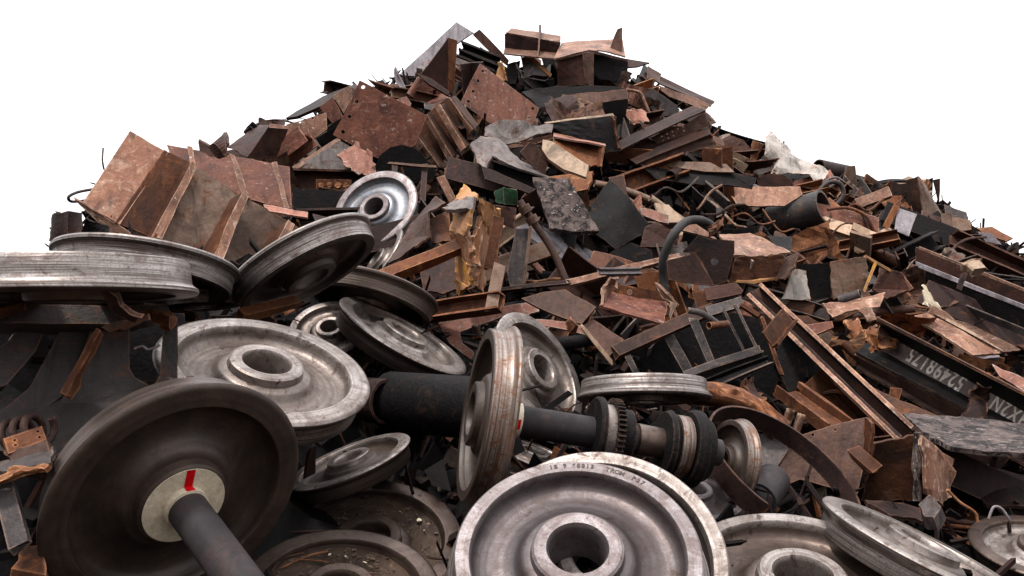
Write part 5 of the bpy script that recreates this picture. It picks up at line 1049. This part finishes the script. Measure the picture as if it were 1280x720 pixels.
def loose(p, N, s, k=None):
    px, py, t = proj(p); k = k or rnd.choice(['plate']*3+['sheet']*5+['U']*5+['L']*3+['I']*5+['rod']+['pipe']*2+['strip']*2+['flat']*2+['boxy']*4)
    mat = rnd.choice(PAL); size = 'small' if s < .42 else ('medium' if s < .65 else 'large')
    th = rnd.uniform(.015, .05)
    if k in ('plate', 'strip'):
        a = s*.5; b = a*(rnd.uniform(.45, .9) if k == 'plate' else rnd.uniform(.14, .3)); n = rnd.choice([4, 4, 5, 6])
        if n == 4: l = [(-a,-b),(a*rnd.uniform(.7,1),-b),(a,b*rnd.uniform(.6,1)),(-a*rnd.uniform(.8,1),b)]
        else: l = [(a*math.cos(q*2*math.pi/n+.3)*rnd.uniform(.75,1), b*math.sin(q*2*math.pi/n+.3)*rnd.uniform(.75,1)) for q in range(n)]
        loop = []
        for i, u in enumerate(l):
            v = l[(i+1) % len(l)]; m_ = rnd.choice([1, 1, 4])
            for j in range(m_):
                f = j/m_; r = .012*s*(j > 0)*2; loop.append(Vector((u[0]+(v[0]-u[0])*f+rnd.uniform(-r, r), u[1]+(v[1]-u[1])*f+rnd.uniform(-r, r), 0)))
        loops = [loop]
        if k == 'plate' and rnd.random() < .45:
            for q in range(rnd.choice([1, 2, 3])):
                c = (-a*.55+q*a*.45, -b*.4); rr = .018
                loops.append([Vector((c[0]+rr*math.cos(w*math.pi/4), c[1]+rr*math.sin(w*math.pi/4), 0)) for w in range(8)])
        me = bm_mesh(thick_poly(loops, Vector((0,0,1)), th)); what = 'steel plate' if k == 'plate' else 'flat strip'; nm, cat = ('steel_plate','plate') if k == 'plate' else ('steel_strip','strip')
    elif k == 'sheet':
        bm = bmesh.new(); nx, ny = 9, 6; a, b = s*.5, s*rnd.uniform(.25,.42); f1 = rnd.uniform(-.5,.5); f2 = rnd.uniform(.5, 1.5)*rnd.choice([-1,1]); off = Vector((rnd.random()*90, 0, 0)); g = []
        for j in range(ny):
            for i in range(nx):
                x = (i/(nx-1)-.5)*2; y = (j/(ny-1)-.5)*2
                z = abs(x-f1)*f2*.35*s + noise.noise(Vector((x*1.2, y*1.2, 0))+off)*.16*s
                e = .025*s if i in (0,nx-1) or j in (0,ny-1) else 0
                g.append(bm.verts.new((x*a*(1-.25*abs(f2)*.5)+rnd.uniform(-e,e)*.6, y*b+rnd.uniform(-e,e)*.6, z)))
        for j in range(ny-1):
            for i in range(nx-1): bm.faces.new((g[j*nx+i], g[j*nx+i+1], g[(j+1)*nx+i+1], g[(j+1)*nx+i]))
        bmesh.ops.solidify(bm, geom=bm.faces[:], thickness=.012)
        me = bm_mesh(bm); what, nm, cat = 'bent sheet', 'bent_sheet', 'sheet'
    elif k == 'boxy':
        w_ = s*rnd.uniform(.28,.5); me = bm_mesh(sweep(section('U', w_, w_*rnd.uniform(.6,1), .012), s*.8, .02, 0, 3, rnd.uniform(-.2,.2), .008)); what, nm, cat = 'open trough', 'steel_trough', 'trough'
    elif k == 'pipe':
        me = bm_mesh(pipe_bm(s*rnd.uniform(.05,.1), s, .15, 16, rnd.uniform(-.05,.05), rnd.uniform(0,.25)), smooth=40); what, nm, cat = 'pipe piece', 'pipe_piece', 'pipe'
    elif k == 'rod':
        me = bm_mesh(sweep(section('rod', .03, .03, 0), s*1.3, .005, rnd.uniform(-.12,.12), 8), smooth=50); what, nm, cat = 'bent rod', 'bent_rod', 'rod'
    elif k == 'flat':
        me = bm_mesh(sweep(section('flat', rnd.uniform(.05,.09), .02, 0), s*1.2, .01, rnd.uniform(-.1,.1), 8, rnd.uniform(-.8,.8))); what, nm, cat = 'twisted flat bar', 'flat_bar', 'bar'
    else:
        w_ = rnd.uniform(.14,.3)*min(1, s*1.6); h_ = w_*rnd.uniform(.7,1.1); me = bm_mesh(sweep(section(k, w_, h_, .014), s*rnd.uniform(.9,1.4), .02, rnd.uniform(-.03,.03), 5, rnd.uniform(-.15,.15)))
        what, nm, cat = {'U':('channel piece','channel_piece','channel'),'L':('angle iron','angle_iron','angle iron'),'I':('beam offcut','beam_offcut','beam')}[k]
    o = link(nm, me, mat); o.location = p; o.rotation_mode = 'QUATERNION'; o.rotation_quaternion = rquat(N, rnd.choice([.75,.6,.45]))
    if pokes(o): bpy.data.objects.remove(o); return None
    tag(o, auto_label(mat, what, size, px, py), cat, 'smaller loose pieces of scrap metal')
    return o
SIL = [(-200,400),(0,325),(68,300),(75,268),(100,262),(163,166),(205,186),(255,174),(285,184),(325,147),(358,152),(405,104),(447,98),(492,86),(571,28),(600,37),(632,38),(700,46),(778,36),(785,75),(812,80),(822,92),(893,128),(898,168),(945,180),(965,166),(1037,213),(1072,210),(1112,228),(1150,221),(1176,223),(1184,262),(1213,275),(1266,298),(1280,315),(1500,400)]
SX, SY = [q[0] for q in SIL], [q[1] for q in SIL]
def pokes(o):
    """keeps the outline of the heap: no loose piece may stand up above the skyline"""
    M = Matrix.Translation(o.location) @ o.rotation_quaternion.to_matrix().to_4x4()
    for v in list(o.data.vertices)[::3]:
        qx, qy, _ = proj(M @ v.co)
        if qy < np.interp(qx, SX, SY)-4: return True
    return False
def busy(px, py):   # where the big wheels lie
    return (px < 560 and py > 320) or (px < 900 and py > 545) or (px < 700 and py > 390) or (px < 300 and py > 270) or py > 640
placed = []; cnt = 0
def try_place(px, py, lift, s, gap, k=None):
    t = surf(px, py); p = at(px, py, t-lift)
    for q in placed:
        if (q-p).length < gap: return False
    if covers(p, s*.4) >= (1 if px < 700 or py > 420 else 2) or (px < 250 and py < 345): return False
    if px > 1170 and py < 345: s *= .6; p = at(px, py+9, t-lift)
    N = (hnormal(p.x, p.y)*.8 - FW*.45).normalized()
    if loose(p, N, s, k) is None: return False
    placed.append(p); return True
# along the ridge
RIDGE = [(262,188),(300,180),(345,158),(385,140),(410,120),(450,112),(500,112),(545,90),(600,75),(640,80),(700,84),(790,100),(815,112),(880,165),(905,186),(930,190),(1020,216),(1060,230),(1100,244),(1145,262),(1190,280),(1230,300),(1272,326)]
for a, b in zip(RIDGE, RIDGE[1:]):
    for k in range(max(2, int(math.dist(a, b)/7))):
        f = rnd.random(); x = a[0]+(b[0]-a[0])*f; y = a[1]+(b[1]-a[1])*f + rnd.uniform(0, 16)
        try_place(x, y, rnd.uniform(-.2,.1), rnd.uniform(.3,.6), .12)
cnt = 0; tries = 0
while cnt < 215 and tries < 14000:
    tries += 1
    x = rnd.uniform(-8, 9); y = rnd.uniform(3, 14.5); z = float(hz(x, y))
    p = Vector((x, y, z)); px, py, t = proj(p)
    if not (-40 < px < 1320 and 40 < py < 660) or busy(px, py): continue
    if px < 620 and rnd.random() < .45: continue
    ts = surf(px, py)
    if abs(ts-t) > .6: continue
    s = rnd.uniform(.42, 1.0)*(1 if t > 8 else .72)
    if try_place(px, py, rnd.uniform(-.05, .28), s, .20 if t > 8 else .16): cnt += 1
print('loose', len(placed))
# ---------------------------------------------------------------- uncountable small debris between everything
def rubble_mat():
    m, t, b = nodes('rubble'); g = t.nodes.new('ShaderNodeNewGeometry'); cr = t.nodes.new('ShaderNodeValToRGB'); e = cr.color_ramp; e.interpolation = 'CONSTANT'
    stops = [(0,(.005,.004,.004)),(.40,(.012,.007,.006)),(.60,(.03,.014,.010)),(.74,(.06,.025,.015)),(.83,(.04,.022,.020)),(.895,(.12,.045,.018)),(.94,(.12,.07,.055)),(.975,(.20,.14,.11)),(.992,(.36,.28,.22))]  # rusty tones, darkened so shade in the gaps is part of the colour
    e.elements[0].position = 0; e.elements[0].color = (*stops[0][1], 1); e.elements[1].position = stops[1][0]; e.elements[1].color = (*stops[1][1], 1)
    for p, c in stops[2:]:
        q = e.elements.new(p); q.color = (*kc(c), 1)
    lk(t, g.outputs['Random Per Island'], cr.inputs[0]); v = texco(t, rnd=False); n = nz(t, v, 25, 5, .7)
    lk(t, mix(t, ramp(t, n, .4, .7), cr.outputs[0], mix(t, .6, cr.outputs[0], (.01,.008,.008))), b.inputs['Base Color'])
    b.inputs['Roughness'].default_value = .7; b.inputs['Metallic'].default_value = .1; b.inputs['Specular IOR Level'].default_value = .08
    MATS['rubble'] = m
rubble_mat()
def rubble():
    V, F = [], []; rg = np.random.default_rng(5); n = 0; K = 34000
    X = rg.uniform(-11, 14, K*2); Y = rg.uniform(2.2, 17, K*2); Z = hz(X, Y)
    for i in range(K*2):
        if Z[i] < .1 or n > K: continue
        x, y, z = X[i], Y[i], Z[i]
        if Y[i] < 5 and rg.random() < .3: continue
        kind = rg.random(); N = Vector((0, -.5, .85))
        dep = rg.uniform(.06, .42)
        p = Vector((x, y, z)) - N*dep
        qx, qy, _ = proj(p)
        if (qx < 72 and qy < 350) or qy < np.interp(qx, SX, SY)+13: continue
        if covers(p, .1 if Y[i] < 9 and X[i] < -1 else 0): continue
        u = Vector(rg.normal(size=3)).normalized(); v = u.orthogonal().normalized(); v = (Quaternion(u, rg.uniform(0, 6.28)) @ v); w_ = u.cross(v)
        sc = min(1, .45+y*.06)
        if kind < .45: a, b, c = rg.uniform(.04,.14), rg.uniform(.03,.09), rg.uniform(.003,.008)
        elif kind < .78: a, b, c = rg.uniform(.08,.3), rg.uniform(.008,.022), rg.uniform(.004,.012)
        elif kind < .92: a, b, c = rg.uniform(.1,.35), .005, .005
        else: a, b, c = rg.uniform(.02,.05), rg.uniform(.02,.05), rg.uniform(.015,.04)
        a *= sc; b *= sc; s0 = len(V); bend = rg.normal()*.25*a
        for (i1, i2, i3) in ((-1,-1,-1),(1,-1,-1),(1,1,-1),(-1,1,-1),(-1,-1,1),(1,-1,1),(1,1,1),(-1,1,1)):
            q = p + u*a*i1*(1+rg.normal()*.08) + v*b*i2*(1+rg.normal()*.2) + w_*(c*i3 + bend*(i1*i2 if kind < .45 else 0))
            V.append(tuple(q))
        for f in ((0,3,2,1),(4,5,6,7),(0,1,5,4),(1,2,6,5),(2,3,7,6),(3,0,4,7)): F.append(tuple(s0+k for k in f))
        n += 1
    me = bpy.data.meshes.new('rubble'); me.from_pydata(V, [], F); me.update(); o = link('scrap_rubble', me, 'rubble'); o['kind'] = 'stuff'
    o['label'] = 'small shards, strips and wire of rusty scrap filling the gaps'
rubble()
# rods and cables tangled over the right slope
rg2 = random.Random(4)
TG = [(1090,250),(1075,262),(1100,270),(985,285),(940,275),(905,262),(925,282),(1130,340),(1150,330),(1245,330),(1260,345),(1235,318),(1190,310),(1215,320),(880,250),(700,345),(680,350),(660,348),(1110,360),(1170,372),(1160,385),(860,225),(840,240),(1010,300),(1230,380),(905,440),(1060,500),(1100,300),(1040,290),(1150,300)]
for i, (x, y) in enumerate(TG[::2]+TG[1:8:2]):
    a = rg2.uniform(-.7, .7); L = rg2.uniform(22, 46); w_ = rg2.uniform(-12, 12); mt = rg2.choice(['brown_rust','grey_pipe','pink_scale','orange_rust','dark_rust'])
    path = [(x-L*math.cos(a), y-L*math.sin(a), .05), (x-L*.3*math.cos(a), y-L*.3*math.sin(a)+w_, -.1), (x+L*.35*math.cos(a), y+L*.35*math.sin(a)-w_*.6, -.05), (x+L*math.cos(a), y+L*math.sin(a), .05)]
    TUBE('steel_rod', auto_label(mt, 'wavy thin rod', 'long', x, y), 'rod', mt, path, rg2.uniform(.008, .018), .32, group='thin rods tangled in the heap', seg=6)
# dirt and litter lying in the two front dishes
def dish_litter(w, n, seed, chips, twigs):
    rg = random.Random(seed); Rr = w.scale[0]; M = w.matrix_basis
    bpy.context.view_layer.update(); M = w.matrix_world.copy()
    bm = bmesh.new(); S_ = 40; rows = []
    for j in range(9):
        r = .38+.40*j/8; ring = []
        for i in range(S_):
            a = i*2*math.pi/S_; h = -.105+.05*noise.noise(Vector((r*3*math.cos(a), r*3*math.sin(a), seed)))+.02*noise.noise(Vector((r*14*math.cos(a), r*14*math.sin(a), seed)))
            ring.append(bm.verts.new(M @ Vector((r*math.cos(a), r*math.sin(a), h))))
        rows.append(ring)
    for A, B in zip(rows, rows[1:]):
        for i in range(S_): bm.faces.new((A[i], A[(i+1) % S_], B[(i+1) % S_], B[i]))
    for k in range(n):
        a = rg.uniform(0, 6.28); r = rg.uniform(.4,.76); c = M @ Vector((r*math.cos(a), r*math.sin(a), -.085)); s = rg.uniform(.002,.009)
        bmesh.ops.create_icosphere(bm, subdivisions=1, radius=s, matrix=Matrix.Translation(c) @ Matrix.Diagonal((rg.uniform(.6,1.5), 1, .6, 1)))
    o = link('dirt_litter', bm_mesh(bm), 'soil'); o['kind'] = 'stuff'; o['label'] = 'brown dirt and crumbs lying in a wheel dish'
    return M
M1 = dish_litter(w_d1, 160, 3, 0, 0); M2 = dish_litter(w_d2, 200, 8, 0, 0)
def chip(M, x, y, s, lab, mat='cream_paint'):
    bm = bmesh.new(); l = [Vector((s*math.cos(a)*random.uniform(.7,1.1), s*.6*math.sin(a)*random.uniform(.7,1.1), 0)) for a in (0,1,2.1,3.2,4.2,5.3)]
    o = link('paint_chip', bm_mesh(thick_poly([l], Vector((0,0,1)), s*.35)), mat); p = M @ Vector((x, y, -.06)); o.location = p; o.rotation_euler = (rnd.uniform(.2,.7), rnd.uniform(-.3,.3), rnd.uniform(0,3)); tag(o, lab, 'chip', 'pale chips lying in the dirty wheels')
def on_dish(w, M, px, py):
    r = ray(px, py); n = (M.to_3x3() @ Vector((0,0,1))).normalized(); c = M @ Vector((0,0,-.07)); t = n.dot(c-CO)/n.dot(r); return M.inverted() @ (CO+r*t)
for w_, M, px, py, s, lab in ((w_d1,M1,524,651,.024,'white oblong chip lying in the upper dirt filled wheel'),(w_d1,M1,530,664,.009,'tiny pale crumb just below the white oblong chip'),(w_d2,M2,433,697,.02,'pale chip among the twigs in the bottom dirty wheel'),(w_d2,M2,412,694,.012,'smaller pale crumb left of the chip among the twigs'),(w_d2,M2,456,704,.012,'tiny pale crumb right of the chip among the twigs'),(w_d1,M1,500,640,.007,'tiny pale crumb above the white oblong chip')):
    q = on_dish(w_, M, px, py); chip(M, q.x, q.y, s, lab)
for k, pp in enumerate((((370,700),(420,705),(455,716)), ((350,712),(385,696),(410,690)), ((395,700),(430,712),(470,718)), ((340,716),(352,700),(380,692)), ((420,640),(440,632),(462,622)), ((470,618),(490,612),(505,604)))):
    M, w_ = (M2, w_d2) if k < 4 else (M1, w_d1)
    W = []
    for (x, y) in pp:
        q = on_dish(w_, M, x, y); q.z = -.06; W.append(M @ q)
    TUBEW('twig', ('long straight twig across the bottom dirty wheel','curved twig left of the chip in the bottom dirty wheel','lowest twig in the bottom dirty wheel','short twig at the left rim of the bottom dirty wheel','thin twig left in the upper dirt filled wheel','thin twig right in the upper dirt filled wheel')[k], 'twig', 'brown_rust' if k < 2 else 'dark_rust', W, .004, seg=6, group='twigs lying in the dirty wheels')

for o in THINGS: o['kind'] = 'thing'
